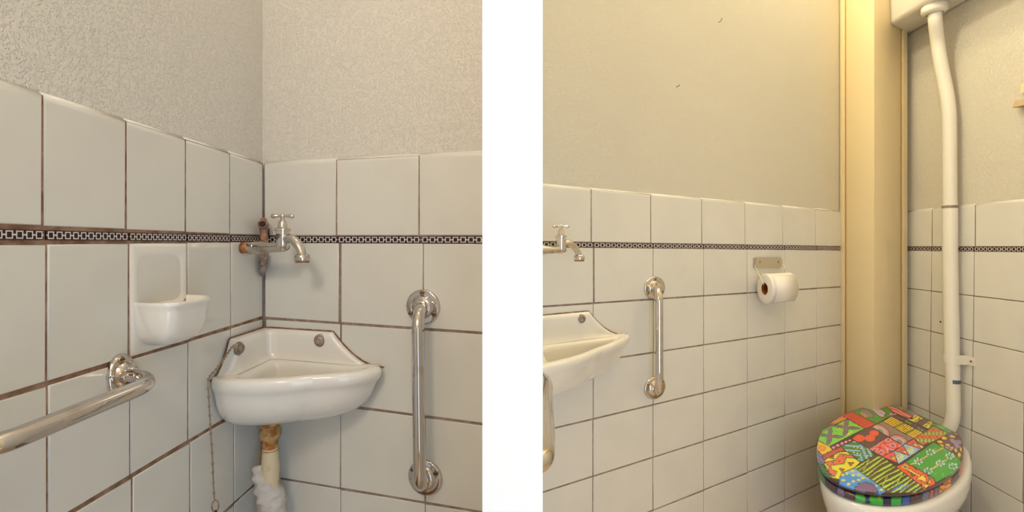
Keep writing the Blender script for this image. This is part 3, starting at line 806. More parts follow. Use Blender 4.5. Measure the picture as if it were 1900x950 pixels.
# loose end of the sheet, lying over the front and hanging a little below
sgn = 1.0 if side.dot(n3) > 0 else -1.0
vs, fs = [], []; ns = 14
for i in range(ns + 1):
    a = math.radians(60 - 112 * i / ns) if i < ns - 1 else math.radians(-52 - 5 * (i - ns + 1))
    r = RO + 0.0009 + (0.0022 * max(0, (i - 9) / (ns - 9)))
    for h in (0.018, LN - 0.004):
        vs.append(ra + axis * h + (side * sgn * math.cos(a) + Vector((0, 0, 1)) * math.sin(a)) * r)
for i in range(ns): fs.append((2 * i, 2 * i + 1, 2 * i + 3, 2 * i + 2))
o = obj('loose_sheet', vs, fs, 'paper', root, True)
md = o.modifiers.new('thickness', 'SOLIDIFY'); md.thickness = 0.0006

# ------------------------------------------------------------------ high cistern and flush pipe
def ck(u, v, z):  # sighted point at a given height
    Y = (HV - v) / F; Y = z / Y
    return Vector(((u - CU) / F * Y, Y))
zc = 0.826
far = ck(1672, 67, zc)
tC = (far - C.O).dot(C.d)
fw = C.pt(tC, 0, PL + 0.001)
root = thing('cistern', 'white plastic cistern high on the wall above the flush pipe', 'cistern', (fw.x, fw.y, HC + zc))
b = Mesh()
c3 = Vector((C.d.x, C.d.y, 0)); d3 = Vector((-DB.x, -DB.y, 0))
w_, l_, h_ = 0.163, 0.50, 0.34
def cp(a, e, z): return Vector((fw.x, fw.y, HC + zc)) + c3 * a + d3 * e + Vector((0, 0, z))
b.hexa([cp(0, 0, 0), cp(l_, 0, 0), cp(l_, w_, 0), cp(0, w_, 0), cp(-0.01, 0, h_), cp(l_ + 0.01, 0, h_), cp(l_ + 0.01, w_ + 0.016, h_), cp(-0.01, w_ + 0.016, h_)])
o = b.build('tank', 'cistern', root, smooth=False); bevel(o, 0.016, 4, 30)
b = Mesh(); b.hexa([cp(-0.016, 0, h_), cp(l_ + 0.016, 0, h_), cp(l_ + 0.016, w_ + 0.024, h_), cp(-0.016, w_ + 0.024, h_), cp(-0.016, 0, h_ + 0.03), cp(l_ + 0.016, 0, h_ + 0.03), cp(l_ + 0.016, w_ + 0.024, h_ + 0.03), cp(-0.016, w_ + 0.024, h_ + 0.03)])
o = b.build('lid', 'cistern', root, smooth=False); bevel(o, 0.01, 3, 30)
# flush pipe: from the cistern underside down to the pan
Ytop = 0.80 * F / (HV - 24)
ptop = Vector(((1735 - CU) / F * Ytop, Ytop, HC + 0.80))
b = Mesh(); b.lathe([(0.030, 0.028), (0.036, 0.022), (0.036, 0.006), (0.033, 0.0), (0.024, -0.004), (0.022, 0.0)], ptop + Vector((-0.002, 0, 0.0)), (0, 0, 1), 28); b.build('outlet_nut', 'cistern', root)
def c_off(u, v, dist):
    k = (u - CU) / F
    Y = (dist + C.n.x * C.O.x + C.n.y * C.O.y) / (C.n.x * k + C.n.y)
    return Vector((k * Y, Y, HC + (HV - v) / F * Y))
root = thing('flush_pipe', 'white flush pipe running down the tiles from the cistern to the toilet', 'pipe', tuple(c_off(1762, 500, 0.03)))
pth = [ptop + Vector((0, 0, -0.003)), ptop + Vector((0.001, 0, -0.03)), c_off(1740, 80, 0.055), c_off(1746, 120, 0.045), c_off(1753, 155, 0.036), c_off(1759, 190, 0.032), c_off(1761.5, 225, 0.031), c_off(1762, 300, 0.031), c_off(1762.5, 380, 0.031)]
b = Mesh(); s_ = catmull(pth, 5); b.tube(s_, 0.0192, 20); b.build('upper_tube', 'pvc', root, ang=70)
b = Mesh(); b.tube([c_off(1762.4, 378, 0.031), c_off(1762.5, 381, 0.031), c_off(1763, 500, 0.031), c_off(1766, 655, 0.031), c_off(1767, 688, 0.031)], [0.0200, 0.0205, 0.0205, 0.0205, 0.0205], 20); b.build('middle_tube', 'pvc', root, ang=70)
b = Mesh(); b.tube([c_off(1762.5, 381.5, 0.031), c_off(1762.5, 386.5, 0.031)], 0.0208, 20); b.build('joint_seal', 'pvc_seal', root)
b = Mesh()
sq = c_off(1768.3, 740, 0.031)
b.tube(catmull([c_off(1767, 686, 0.031), c_off(1768, 710, 0.031), sq, c_off(1768.5, 765, 0.032), c_off(1765, 785, 0.036), c_off(1757, 800, 0.043), c_off(1752, 808, 0.050)], 5), 0.0193, 20); b.build('lower_bend', 'pvc', root, ang=70)
b = Mesh(); b.tube([c_off(1767.6, 703.5, 0.031), c_off(1767.9, 710.5, 0.031)], 0.0200, 20)
o = b.build('tape_ring', 'blue_tape', root)
bm = bmesh.new(); bm.from_mesh(o.data)
cc = c_off(1767.7, 707, 0.031)
bmesh.ops.delete(bm, geom=[f for f in bm.faces if len(f.verts) > 4 or (f.calc_center_median() - cc).x > 0.0145 or (f.calc_center_median() - cc).x < -0.013 or (f.calc_center_median() - cc).y > 0.002], context='FACES')
bm.to_mesh(o.data); bm.free()
# saddle clip
root = thing('pipe_clip', 'white saddle clip screwed over the flush pipe to the tiles', 'pipe clip', tuple(C.at(1770, 668)))
pcn = c_off(1766.3, 665, 0.031); nC = Vector((C.n.x, C.n.y, 0)); dC = Vector((C.d.x, C.d.y, 0)); upv = Vector((0, 0, 1)); hh = 0.0155
b = Mesh(); prof = []
for i in range(17):
    a = math.pi * i / 16
    prof.append((-math.cos(a), math.sin(a)))
prof = [(-1.0, -1.0)] + prof + [(1.0, -1.0)]
ri_, ro_ = 0.0207, 0.0232
vs, fs = [], []
for (x, y) in prof:
    for rad, zz in ((ri_, -hh), (ro_, -hh), (ro_, hh), (ri_, hh)):
        vs.append(pcn + dC * x * rad + nC * (y * rad if y >= 0 else -0.030) + upv * zz)
for i in range(len(prof) - 1):
    for k in range(4):
        fs.append((i * 4 + k, i * 4 + (k + 1) % 4, (i + 1) * 4 + (k + 1) % 4, (i + 1) * 4 + k))
b.add(vs, fs)
base = pcn - nC * 0.031
for s in (1, -1):
    q0, q1 = ro_ - 0.001, ro_ + (0.027 if s > 0 else 0.014)
    b.hexa([base + dC * s * q0 - upv * hh * 0.9, base + dC * s * q1 - upv * hh * 0.9, base + dC * s * q1 - upv * hh * 0.9 + nC * 0.004, base + dC * s * q0 - upv * hh * 0.9 + nC * 0.004,
            base + dC * s * q0 + upv * hh * 0.9, base + dC * s * q1 + upv * hh * 0.9, base + dC * s * q1 + upv * hh * 0.9 + nC * 0.004, base + dC * s * q0 + upv * hh * 0.9 + nC * 0.004])
b.build('strap', 'pvc', root, ang=35)
for s, q in ((1, 0.016), (-1, 0.008)):
    m_ = Mesh(); m_.lathe([(0.004, 0), (0.004, 0.0012), (0, 0.0016)], base + dC * s * (ro_ + q) + nC * 0.004, nC, 12); m_.build('screw', 'screw', root)

# ------------------------------------------------------------------ toilet
ZL = -0.600      # lid edge below the eye
def lp(x, y, z=ZL):     # the lid's outline, sighted
    u, v = 1480 + x / 4.1306, 720 + y / 4.1306
    Y = -z * F / (v - HV)
    return Vector(((u - CU) / F * Y, Y, 0))
key = [(770, 136), (700, 132), (600, 140), (500, 153), (410, 180), (330, 216), (250, 266), (192, 322), (162, 390), (149, 470), (153, 560), (186, 632), (245, 688), (330, 735), (470, 780), (620, 803), (750, 806), (880, 793), (1000, 758),
       (1110, 707), (1200, 640), (1250, 575), (1270, 500), (1266, 425), (1240, 368), (1170, 322), (1050, 266), (930, 206), (840, 160)]
ol = catmull([lp(*k) for k in key], 14, True)
cen = Vector((0, 0, 0))
for p in ol: cen += p
cen /= len(ol)
root = thing('toilet', 'white toilet pan with a colourful patchwork seat and lid', 'toilet', (cen.x, cen.y, 0))

# printed patchwork: every patch of the print is laid out on the lid
def inpoly(X, Y, poly):
    r = np.zeros(X.shape, bool); n = len(poly); j = n - 1
    for i in range(n):
        xi, yi = poly[i]; xj, yj = poly[j]
        if yi != yj:
            c = ((yi > Y) != (yj > Y)) & (X < (xj - xi) * (Y - yi) / (yj - yi) + xi)
            r ^= c
        j = i
    return r
def edge_dist(X, Y, poly):
    d = np.full(X.shape, 1e9)
    for (x0, y0), (x1, y1) in zip(poly, poly[1:] + poly[:1]):
        ex, ey = x1 - x0, y1 - y0; l2 = ex * ex + ey * ey + 1e-9
        t = np.clip(((X - x0) * ex + (Y - y0) * ey) / l2, 0, 1)
        d = np.minimum(d, np.hypot(X - x0 - t * ex, Y - y0 - t * ey))
    return d
def paint(X, Y):
    rgb = np.zeros(X.shape + (3,)); rgb[:] = (62, 46, 52)
    def put(mask, c): rgb[mask] = c
    def patch(poly, c, line=3.2):
        m = inpoly(X, Y, poly); put(m, c)
        return m
    lines = []
    def ell(m, cx, cy, rx, ry, c, rot=0.0, ring=None):
        a = math.radians(rot); dx, dy = X - cx, Y - cy
        u = (dx * math.cos(a) + dy * math.sin(a)) / rx; v = (-dx * math.sin(a) + dy * math.cos(a)) / ry
        d = np.hypot(u, v)
        k = m & (d < 1)
        put(k, c)
        if ring is not None: put(m & (d < 1) & (d > 1 - ring[1]), ring[0])
        return k
    def stripes(m, ang, period, duty, c, ph=0.0, wob=0.0):
        a = math.radians(ang)
        s = -X * math.sin(a) + Y * math.cos(a); l_ = X * math.cos(a) + Y * math.sin(a)
        s = s + wob * np.sin(l_ / 23.0)
        f = ((s / period + ph) % 1.0)
        put(m & (f < duty), c)
    DK = (58, 42, 46)
    UP = -27.0     # the print's up-right direction, in the sighted layout
    # --- left upper
    p = [(150, 350), (190, 320), (250, 262), (300, 280), (185, 340)]; m = patch(p, (92, 70, 60)); lines.append(p)
    p = [(240, 275), (335, 212), (384, 236), (290, 282)]; m = patch(p, (214, 82, 40)); stripes(m, -58, 16, 0.42, (238, 176, 60), 0, 4); lines.append(p)
    p = [(330, 207), (412, 176), (604, 276), (515, 312)]; m = patch(p, (206, 66, 52)); stripes(m, -22, 14, 0.36, (120, 40, 36), 0, 3); lines.append(p)
    p = [(412, 176), (500, 148), (640, 128), (710, 165), (735, 198), (604, 274)]; m = patch(p, (52, 132, 44)); lines.append(p)
    q = [(470, 162), (505, 155), (555, 178), (585, 212), (575, 228), (545, 226), (490, 195)]; k = inpoly(X, Y, q) & m; put(k, (126, 104, 120)); lines.append(q)
    q2 = [(478, 176), (545, 222), (520, 222), (485, 198)]; put(inpoly(X, Y, q2) & m, (226, 160, 50))
    q = [(548, 162), (590, 156), (645, 166), (684, 196), (668, 200), (662, 222), (634, 222), (606, 200), (590, 184)]; k = inpoly(X, Y, q) & m; put(k, (222, 142, 158)); ell(k, 632, 188, 34, 12, (150, 150, 190), 25); lines.append(q)
    p = [(640, 130), (700, 128), (890, 212), (862, 238), (740, 190), (712, 166)]; m = patch(p, (214, 88, 88)); stripes(m, 27, 20, 0.4, (236, 136, 120), 0, 5); stripes(m, 27, 20, 0.12, (140, 56, 66), 0.45, 5); lines.append(p)
    p = [(700, 126), (780, 132), (935, 208), (895, 216)]; m = patch(p, (132, 120, 110))
    for i, cxy in enumerate(((740, 138), (765, 150), (795, 160), (825, 172), (850, 186), (880, 200))): ell(m, cxy[0], cxy[1], 13, 7, ((120, 150, 90), (90, 150, 130), (190, 130, 130))[i % 3], 20, (DK, 0.3))
    p = [(712, 190), (760, 200), (730, 222), (700, 222)]; m = patch(p, (206, 130, 176))
    # --- upper right
    p = [(905, 203), (968, 230), (905, 266), (842, 242)]; m = patch(p, (222, 192, 48)); lines.append(p)
    for cx, cy in ((880, 235), (905, 222), (930, 240), (905, 250), (940, 225)): ell(m, cx, cy, 13, 5, (92, 84, 30), -25)
    p = [(968, 230), (1012, 250), (952, 290), (902, 266)]; m = patch(p, (96, 62, 68)); lines.append(p)
    p = [(1012, 250), (1056, 270), (1000, 312), (950, 288)]; m = patch(p, (222, 192, 48)); lines.append(p)
    for cx, cy in ((985, 290), (1005, 272), (1020, 285), (1035, 268)): ell(m, cx, cy, 12, 5, (92, 84, 30), -25)
    p = [(742, 204), (842, 242), (1002, 322), (972, 346), (830, 270), (722, 216)]; m = patch(p, (82, 60, 72)); lines.append(p)
    for cx, cy in ((836, 256), (860, 270), (928, 308), (955, 322)): ell(m, cx, cy, 17, 12, (112, 122, 72), 20, ((70, 60, 50), 0.25))
    ell(m, 785, 225, 32, 10, (104, 74, 92), 22)
    p = [(716, 214), (964, 342), (892, 388), (652, 256)]; m = patch(p, (234, 176, 44)); stripes(m, UP - 4, 15, 0.32, (110, 62, 30)); lines.append(p)
    for cx, cy in ((770, 290), (850, 335)):
        a = math.radians(UP); k = m & (np.abs(-(X - cx) * math.sin(a) + (Y - cy) * math.cos(a)) < 8); put(k, (116, 122, 46))
    p = [(652, 256), (892, 388), (808, 440), (566, 296)]; m = patch(p, (134, 112, 112)); lines.append(p)
    for cx, cy in ((632, 330), (782, 412)):
        dx, dy = X - cx, Y - cy; a = math.radians(28)
        d = np.hypot((dx * math.cos(a) + dy * math.sin(a)) / 1.55, (-dx * math.sin(a) + dy * math.cos(a)) * 1.15)
        for lo_, hi_, c in ((16, 22, (150, 156, 170)), (24, 31, (160, 176, 200)), (33, 40, (214, 150, 116)), (42, 48, (196, 112, 100)), (50, 53, DK), (31, 33, DK)):
            put(m & (d > lo_) & (d < hi_) & (dy < dx * 0.55 + 12), c)
    p = [(1038, 292), (1158, 346), (1046, 408), (946, 442), (892, 388)]; m = patch(p, (214, 84, 56)); lines.append(p)
    a1, a2 = math.radians(28), math.radians(-27)
    s1 = (X * math.cos(a1) + Y * math.sin(a1)) / 26; s2 = (X * math.cos(a2) + Y * math.sin(a2)) / 26
    put(m & (((np.floor(s1) + np.floor(s2)) % 2) == 0), (146, 172, 76)); put(m & ((s1 % 1 < 0.12) | (s2 % 1 < 0.12)), (96, 60, 44))
    p = [(1040, 266), (1085, 280), (1185, 330), (1158, 346), (1038, 292)]; m = patch(p, (48, 140, 48)); ell(m, 1100, 300, 30, 6, (110, 180, 90), 25); lines.append(p)
    p = [(1158, 346), (1190, 328), (1245, 366), (1285, 430), (1285, 560), (1232, 548), (1200, 502), (1042, 412)]; m = patch(p, (84, 58, 60)); lines.append(p)
    for cx, cy, rx, ry, ro in ((1122, 384, 24, 13, 10), (1092, 412, 24, 12, 10), (1188, 372, 26, 10, 15), (1150, 436, 19, 10, 5), (1104, 440, 20, 9, 15), (1212, 476, 18, 10, 60), (1238, 512, 14, 18, 0), (1180, 460, 12, 8, 0), (1250, 470, 8, 16, 0), (1215, 350, 14, 7, 20)): ell(m, cx, cy, rx, ry, (232, 172, 52), ro, ((110, 70, 40), 0.16))
    for cx, cy in ((1190, 404), (1215, 425), (1235, 412), (1222, 445)): ell(m, cx, cy, 22, 15, (136, 116, 150), 20)
    q = [(1130, 450), (1200, 450), (1180, 478), (1150, 470)]; put(m & inpoly(X, Y, q) & (edge_dist(X, Y, q) < 5), (170, 140, 170))
    # --- middle
    p = [(184, 326), (384, 234), (512, 310), (246, 446), (150, 400)]; m = patch(p, (112, 186, 70)); lines.append(p)
    rs_ = np.random.RandomState(3)
    for i in range(60):
        cx, cy = rs_.uniform(150, 510), rs_.uniform(235, 445); ell(m, cx, cy, 8, 6, ((176, 200, 70), (204, 116, 66), (86, 170, 60))[i % 3])
    for cx, cy in ((365, 302), (240, 368)):
        lob = ((9, -31, 14, 28, 12), (2, 34, 15, 30, 25), (-44, -8, 44, 9, 9), (58, 4, 56, 9, 4), (0, 0, 17, 12, 0))
        for dx, dy, rx, ry, ro in lob: ell(m, cx + dx, cy + dy, rx + 3, ry + 3, DK, ro)
        for dx, dy, rx, ry, ro in lob: ell(m, cx + dx, cy + dy, rx - 1, ry - 1, (124, 104, 124), ro)
        for dx, dy, rx, ry, ro in lob: ell(m, cx + dx, cy + dy, rx * 0.4, ry * 0.4, (96, 78, 104), ro)
    p = [(512, 310), (566, 296), (692, 376), (546, 466), (414, 388)]; m = patch(p, (78, 54, 62)); lines.append(p)
    nz = np.sin(X * 0.55) * np.sin(Y * 0.7 + X * 0.2); put(m & (nz > 0.45), (104, 78, 92))
    for cx, cy, rx, ry in ((468, 384, 46, 27), (555, 384, 40, 25), (586, 346, 36, 23)):
        ell(m, cx, cy, rx, ry, (222, 78, 56)); ell(m, cx, cy, rx * 0.55, ry * 0.55, (196, 56, 44)); ell(m, cx, cy, rx * 0.42, ry * 0.42, (230, 96, 64))
    p = [(692, 376), (808, 440), (652, 526), (546, 466)]; m = patch(p, (226, 100, 100)); lines.append(p)
    d = np.abs(np.sin(X / 19.0 + 1.3 * np.sin(Y / 16.0)) + np.sin(Y / 13.0 + 1.2 * np.sin(X / 24.0))); put(m & (d < 0.22), (176, 52, 58)); put(m & (d > 1.25), (212, 150, 172)); put(m & (d > 1.6), (128, 90, 120))
    p = [(892, 388), (968, 452), (776, 582), (650, 526), (808, 440)]; m = patch(p, (128, 168, 200)); lines.append(p)
    for tri in ([(892, 386), (948, 468), (815, 424)], [(808, 440), (858, 518), (742, 480)], [(735, 482), (768, 576), (650, 526)]):
        k = m & inpoly(X, Y, tri); put(k, (214, 84, 68)); lines.append(tri)
        cx = sum(t[0] for t in tri) / 3 + 6; cy = sum(t[1] for t in tri) / 3 + 2; ell(k, cx, cy, 22, 13, (140, 92, 120), 20); ell(k, cx + 12, cy + 8, 14, 7, (232, 170, 60), 25)
    for cx, cy in ((850, 462), (770, 516), (935, 420)):
        dx, dy = X - cx - 14, Y - cy - 14; r = np.hypot(dx, dy); th_ = np.arctan2(dy, dx)
        k = m & (r < 30) & (np.sin(th_ * 14) > 0) & (rgb[..., 2] > 150); put(k, (226, 200, 130)); ell(m, cx, cy, 12, 10, (236, 214, 90), 0, ((96, 120, 70), 0.35))
    # --- lower right
    p = [(1042, 414), (1205, 502), (1250, 545), (1262, 610), (1190, 660), (1060, 720), (1044, 690), (826, 568)]; m = patch(p, (58, 142, 50)); lines.append(p)
    for x0, y0, x1, y1 in ((870, 585, 1130, 450), (1020, 625, 1210, 505)):
        t = np.clip(((X - x0) * (x1 - x0) + (Y - y0) * (y1 - y0)) / ((x1 - x0) ** 2 + (y1 - y0) ** 2), 0, 1); put(m & (np.hypot(X - x0 - t * (x1 - x0), Y - y0 - t * (y1 - y0)) < 4.5), (206, 158, 96))
    for cx, cy in ((924, 562), (1018, 492), (1092, 576), (1168, 520), (1000, 634), (1190, 600)):
        for k in range(6):
            a = 2 * math.pi * k / 6 + 0.3; ell(m, cx + 28 * math.cos(a), cy + 19 * math.sin(a), 15, 10, (150, 186, 182), 30 * k, ((66, 88, 70), 0.22))
        ell(m, cx, cy, 7, 6, (120, 150, 60))
    for i in range(30):
        cx, cy = rs_.uniform(850, 1230), rs_.uniform(440, 700); ell(m & (rgb[..., 1] > 120) & (rgb[..., 0] < 80), cx, cy, 9, 6, (98, 152, 84))
    p = [(826, 570), (1044, 690), (1056, 735), (962, 780), (938, 738), (752, 602)]; m = patch(p, (222, 80, 56)); lines.append(p)
    for tri in ([(886, 596), (930, 625), (905, 628)], [(850, 640), (900, 668), (880, 680)], [(985, 650), (1040, 690), (1010, 700)]): put(m & inpoly(X, Y, tri), (92, 122, 60)); lines.append(tri)
    x0, y0, x1, y1 = 838, 618, 945, 682; t = np.clip(((X - x0) * (x1 - x0) + (Y - y0) * (y1 - y0)) / ((x1 - x0) ** 2 + (y1 - y0) ** 2), 0, 1)
    dd = np.hypot(X - x0 - t * (x1 - x0), Y - y0 - t * (y1 - y0)); put(m & (dd < 8.5), DK); put(m & (dd < 5.5), (240, 180, 64))
    ell(m, 826, 604, 30, 20, (242, 184, 66), 15, (DK, 0.14)); ell(m, 826, 604, 17, 11, (146, 96, 110), 15, (DK, 0.2))
    for q in ([(965, 660), (985, 700), (985, 720), (905, 698)], [(1020, 700), (1025, 735), (990, 728)], [(950, 740), (1010, 738), (985, 770)]): put(m & inpoly(X, Y, q), (240, 180, 58)); lines.append(q)
    p = [(592, 516), (650, 526), (752, 602), (938, 738), (962, 800), (680, 805), (686, 788), (436, 610)]; m = patch(p, (84, 62, 56)); lines.append(p)
    a = math.radians(-32); s = -X * math.sin(a) + Y * math.cos(a); l_ = X * math.cos(a) + Y * math.sin(a)
    f = ((s + 5 * np.sin(l_ / 60 + s / 80)) / 31.0) % 1.0; wv = 0.34 + 0.16 * np.sin(l_ / 48 + np.floor(s / 31) * 2.1); put(m & (f < wv), (142, 186, 62))
    f2 = ((Y * 0.45 + X * 0.9) / 92) % 1; put(m & (f2 < 0.07) & (np.sin(s / 37) > 0.2), (142, 186, 62))
    p = [(750, 745), (850, 735), (840, 775), (720, 790)]; put(m & inpoly(X, Y, p) & (f > 0.5), (62, 92, 170))
    # --- lower left
    p = [(434, 610), (686, 790), (640, 812), (480, 790), (318, 742), (320, 690), (336, 652)]; m = patch(p, (106, 160, 206)); lines.append(p)
    put(m & (Y > 642 + (X - 340) * 0.30), (62, 128, 196))  # deeper blue past the fold: the lid's reflection boundary painted into the print
    for cx, cy in ((420, 635), (425, 668), (470, 705), (345, 665), (380, 655), (430, 715), (520, 745), (560, 735), (600, 750), (350, 705), (500, 690), (640, 780), (390, 735), (470, 665)): ell(m, cx, cy, 13, 9, (226, 178, 70))
    ell(m, 525, 786, 88, 66, (104, 86, 124), 8, (DK, 0.06))
    p = [(318, 490), (405, 488), (478, 572), (436, 612), (336, 652), (318, 700), (268, 690), (206, 590), (206, 550)]; m = patch(p, (232, 188, 54)); lines.append(p)
    q = [(325, 505), (395, 510), (345, 560), (330, 540), (275, 555), (220, 560)]
    zz_ = [(210, 570), (290, 552), (325, 505), (420, 516), (452, 540), (372, 530), (356, 578), (250, 592), (262, 625), (300, 642), (280, 680), (232, 640), (240, 600)]
    k = m & (edge_dist(X, Y, zz_) < 9); put(k, (150, 186, 70)); k = m & inpoly(X, Y, zz_); put(k, (222, 96, 72)); lines.append(zz_)
    for cx, cy in ((345, 520), (320, 560), (270, 570), (272, 605)): ell(k, cx, cy, 9, 7, (84, 112, 52))
    for tri in ([(240, 535), (275, 520), (280, 545)], [(386, 570), (432, 572), (405, 598)], [(318, 615), (360, 620), (340, 645)]): put(m & inpoly(X, Y, tri), (134, 96, 60)); lines.append(tri)
    p = [(428, 400), (546, 466), (592, 516), (478, 570), (372, 482), (330, 452)]; m = patch(p, (66, 120, 62)); lines.append(p)
    k1 = m & (X < 478); stripes(k1, 4, 34, 0.42, (118, 166, 208), 0.1); k2 = m & (X >= 478); stripes(k2, 66, 38, 0.45, (118, 166, 208), 0.2)
    for i in range(16): ell(m & (rgb[..., 2] < 90), 380 + (i % 8) * 26, 440 + (i // 8) * 42 + (i % 8) * 6, 6, 5, (206, 190, 90))
    stripes(m, 4, 34, 0.07, DK, 0.1); 
    p = [(246, 446), (414, 388), (430, 404), (330, 452), (266, 476)]; m = patch(p, (90, 62, 72)); lines.append(p)
    for cx, cy in ((275, 456), (308, 440), (340, 424), (368, 410), (398, 398)): ell(m, cx, cy, 15, 12, (218, 130, 160), 0, ((80, 50, 60), 0.2))
    p = [(150, 396), (246, 448), (266, 476), (190, 514), (146, 470)]; m = patch(p, (236, 174, 50)); lines.append(p)
    ell(m, 188, 460, 30, 22, (214, 96, 48)); ell(m, 188, 460, 21, 15, (236, 168, 60)); ell(m, 188, 460, 14, 10, (206, 90, 50)); ell(m, 188, 460, 7, 5, (240, 200, 80))
    p = [(266, 476), (330, 452), (372, 482), (318, 492), (206, 552), (186, 520)]; m = patch(p, (198, 84, 70)); stripes(m, 62, 15, 0.45, (96, 66, 50)); lines.append(p)
    p = [(140, 470), (190, 514), (206, 556), (206, 600), (160, 610), (130, 520)]; m = patch(p, (120, 108, 146)); stripes(m, 40, 26, 0.4, (72, 92, 132)); lines.append(p)
    p = [(130, 560), (200, 590), (268, 690), (200, 690), (140, 620)]; m = patch(p, (62, 112, 64)); stripes(m, 20, 18, 0.4, (66, 52, 70)); lines.append(p)
    for q in lines:
        put(edge_dist(X, Y, q) < 2.3, DK)
    return rgb / 255.0
def print_colours(V):
    """V: Nx3 world; the print is laid out from the lid as sighted in the photograph's close-up"""
    u = CU + V[:, 0] / V[:, 1] * F; v = HV - (V[:, 2] - HC) / V[:, 1] * F
    c = paint((u - 1480) * 4.1306, (v - 720) * 4.1306)
    return np.clip(np.where(c <= 0.04045, c / 12.92, ((c + 0.055) / 1.055) ** 2.4) * 1.5, 0, 0.9)
def set_print(o, cols):
    at_ = o.data.color_attributes.new('print', 'FLOAT_COLOR', 'POINT')
    a = np.ones((len(cols), 4)); a[:, :3] = cols; at_.data.foreach_set('color', a.ravel().astype(np.float32))

N = len(ol); NR = 110
vs, fs = [], []
prof = [(0.955, -0.0125), (0.985, -0.0115), (0.998, -0.007), (1.0, -0.001)]
for i in range(NR):
    k = i / (NR - 1); s = 1 - k
    h = 0.0065 * (1 - max(0.0, (s - 0.80) / 0.20) ** 2.2) + 0.004 * (1 - s * s)
    prof.append((max(s * 0.998, 0.003), h if i else 0.0008))
for s, h in prof:
    for p in ol:
        q = cen + (p - cen) * s
        vs.append((q.x, q.y, HC + ZL + h))
for j in range(len(prof) - 1):
    for i in range(N):
        i2 = (i + 1) % N
        fs.append((j * N + i, j * N + i2, (j + 1) * N + i2, (j + 1) * N + i))
fs.append(tuple(range(N))); fs.append(tuple(range((len(prof) - 1) * N, len(prof) * N)))
o = obj('lid', vs, fs, 'print', root, True); recalc(o)
o['label'] = 'patchwork printed lid'
V = np.array(vs); cols = print_colours(V); cols[:N] = (0.01, 0.008, 0.01); set_print(o, cols)
# seat ring below the lid
vs, fs = [], []; NS = 12
prof = [(0.80, -0.014), (0.955, -0.014), (0.985, -0.0145), (0.997, -0.017), (1.003, -0.021), (1.004, -0.026), (1.000, -0.030), (0.985, -0.0325), (0.80, -0.0325)]
for s, h in prof:
    for p in ol:
        q = cen + (p - cen) * s; vs.append((q.x, q.y, HC + ZL + h))
for j in range(len(prof)):
    j2 = (j + 1) % len(prof)
    for i in range(N):
        i2 = (i + 1) % N
        fs.append((j * N + i, j * N + i2, j2 * N + i2, j2 * N + i))
o = obj('seat', vs, fs, 'print', root, True); recalc(o)
o['label'] = 'patchwork printed seat ring'
V = np.array(vs)
sc_ = []
rs_ = np.random.RandomState(5)
pal = [(150, (92, 84, 110)), (215, (58, 100, 66)), (300, (62, 50, 66)), (360, (104, 92, 118)), (440, (72, 50, 56)), (520, (52, 148, 58)), (552, (34, 30, 62)), (655, (50, 150, 56)), (715, (32, 30, 70)), (800, (48, 152, 70)), (865, (54, 84, 152)), (955, (72, 48, 54)),
       (1012, (98, 102, 132)), (1045, (186, 86, 80)), (1085, (110, 92, 110)), (1180, (226, 142, 52)), (1232, (84, 66, 80)), (1400, (178, 108, 110))]
dots = [(490, 804), (575, 822), (625, 834), (745, 830), (770, 826), (905, 812), (390, 778), (1250, 640)]
for x_, y_, z_ in vs:
    X_ = (CU + x_ / y_ * F - 1480) * 4.1306; Y_ = (HV - (z_ - HC) / y_ * F - 720) * 4.1306
    c = next(cc_ for lim, cc_ in pal if X_ < lim or lim == 1400)
    if any(abs(X_ - lim) < 4 for lim, _ in pal): c = (26, 20, 26)
    if 1090 < X_ < 1180 and (X_ + Y_) % 26 < 9: c = (110, 62, 30)
    for k_, (dx_, dy_) in enumerate(dots):
        if math.hypot((X_ - dx_) / 15, (Y_ - dy_) / 13) < 1: c = (206, 62, 54) if k_ != 2 else (226, 160, 60)
    sc_.append(c)
c = np.array(sc_) / 255.0
set_print(o, np.where(c <= 0.04045, c / 12.92, ((c + 0.055) / 1.055) ** 2.4) * 1.3)
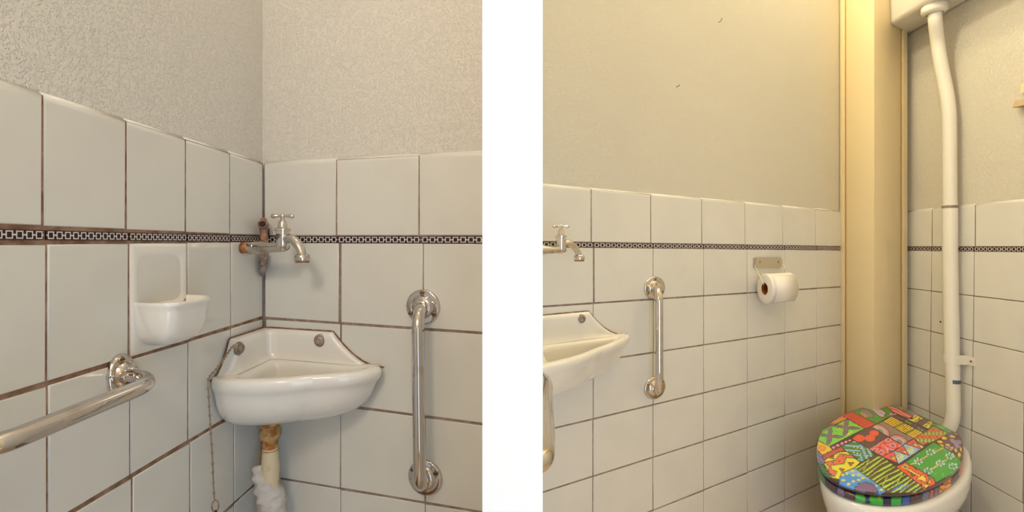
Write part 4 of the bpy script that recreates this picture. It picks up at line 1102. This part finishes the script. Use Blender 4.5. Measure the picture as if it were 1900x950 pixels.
# pan
vs, fs = [], []
toR = Vector((0.012, -0.004, 0))
prof = [(0.86, -0.033, 0), (0.99, -0.033, 1), (1.022, -0.036, 1), (1.035, -0.044, 1), (1.038, -0.060, 1), (1.025, -0.080, 1), (0.985, -0.105, 0.8), (0.93, -0.135, 0.6), (0.87, -0.175, 0.3), (0.80, -0.225, 0), (0.74, -0.28, 0), (0.70, -0.34, 0), (0.70, -0.40, 0), (0.73, -(HC + ZL) + 0.0, 0)]
for s, h, r in prof:
    for p in ol[::4]:
        q = cen + (p - cen) * s + toR * r; vs.append((q.x, q.y, HC + ZL + h))
n4 = len(ol[::4])
for j in range(len(prof) - 1):
    for i in range(n4):
        i2 = (i + 1) % n4
        fs.append((j * n4 + i, j * n4 + i2, (j + 1) * n4 + i2, (j + 1) * n4 + i))
fs.append(tuple(range(n4))); fs.append(tuple(range((len(prof) - 1) * n4, len(prof) * n4)))
o = obj('pan', vs, fs, 'ceramic_toilet', root, True); recalc(o); auto_smooth(o, 60)

# ------------------------------------------------------------------ small marks on the walls
def nail(label, u, v, ln_):
    root = thing('nail', label, 'nail', tuple(B.at(u, v, PL)))
    a = B.at(u, v, PL - 0.004); b = Mesh()
    b.tube([a, a + Vector((B.n.x, B.n.y, 0)) * 0.012, a + Vector((B.n.x, B.n.y, 0)) * 0.014 + Vector((0.003, 0, 0.009)) * ln_], 0.0013, 8)
    b.build('shank', 'screw_head', root)
nail('bent nail sticking out of the plaster, higher of the two', 1336, 40, 1.0)
nail('short nail stub in the plaster, lower of the two', 1258.5, 160, 0.4)
b = Mesh(); b.lathe([(0.0034, -0.004), (0.0034, 0.0004)], C.at(1745, 597), nC, 12)
o = b.build('drill_hole', 'dark', wall_right)
root = thing('coat_hook', 'pale wooden wall hook just in view beside the flush pipe', 'hook', tuple(C.at(1897, 190)))
b = Mesh()
def cw(u, v, o_): return C.at(u, v, o_)
b.hexa([cw(1896, 172, PL), cw(1925, 170, PL), cw(1925, 170, 0.004), cw(1896, 172, 0.004), cw(1896, 155, PL), cw(1925, 151, PL), cw(1925, 151, 0.004), cw(1896, 155, 0.004)])
b.build('plate', 'column', root, smooth=False)
b = Mesh()
b.hexa([cw(1892, 200, PL), cw(1925, 192, PL), cw(1925, 192, 0.02), cw(1890, 200, 0.02), cw(1895, 189, PL), cw(1925, 182, PL), cw(1925, 182, 0.014), cw(1893, 186, 0.014)])
o = b.build('peg', 'wood', root, smooth=False); bevel(o, 0.0015, 2)
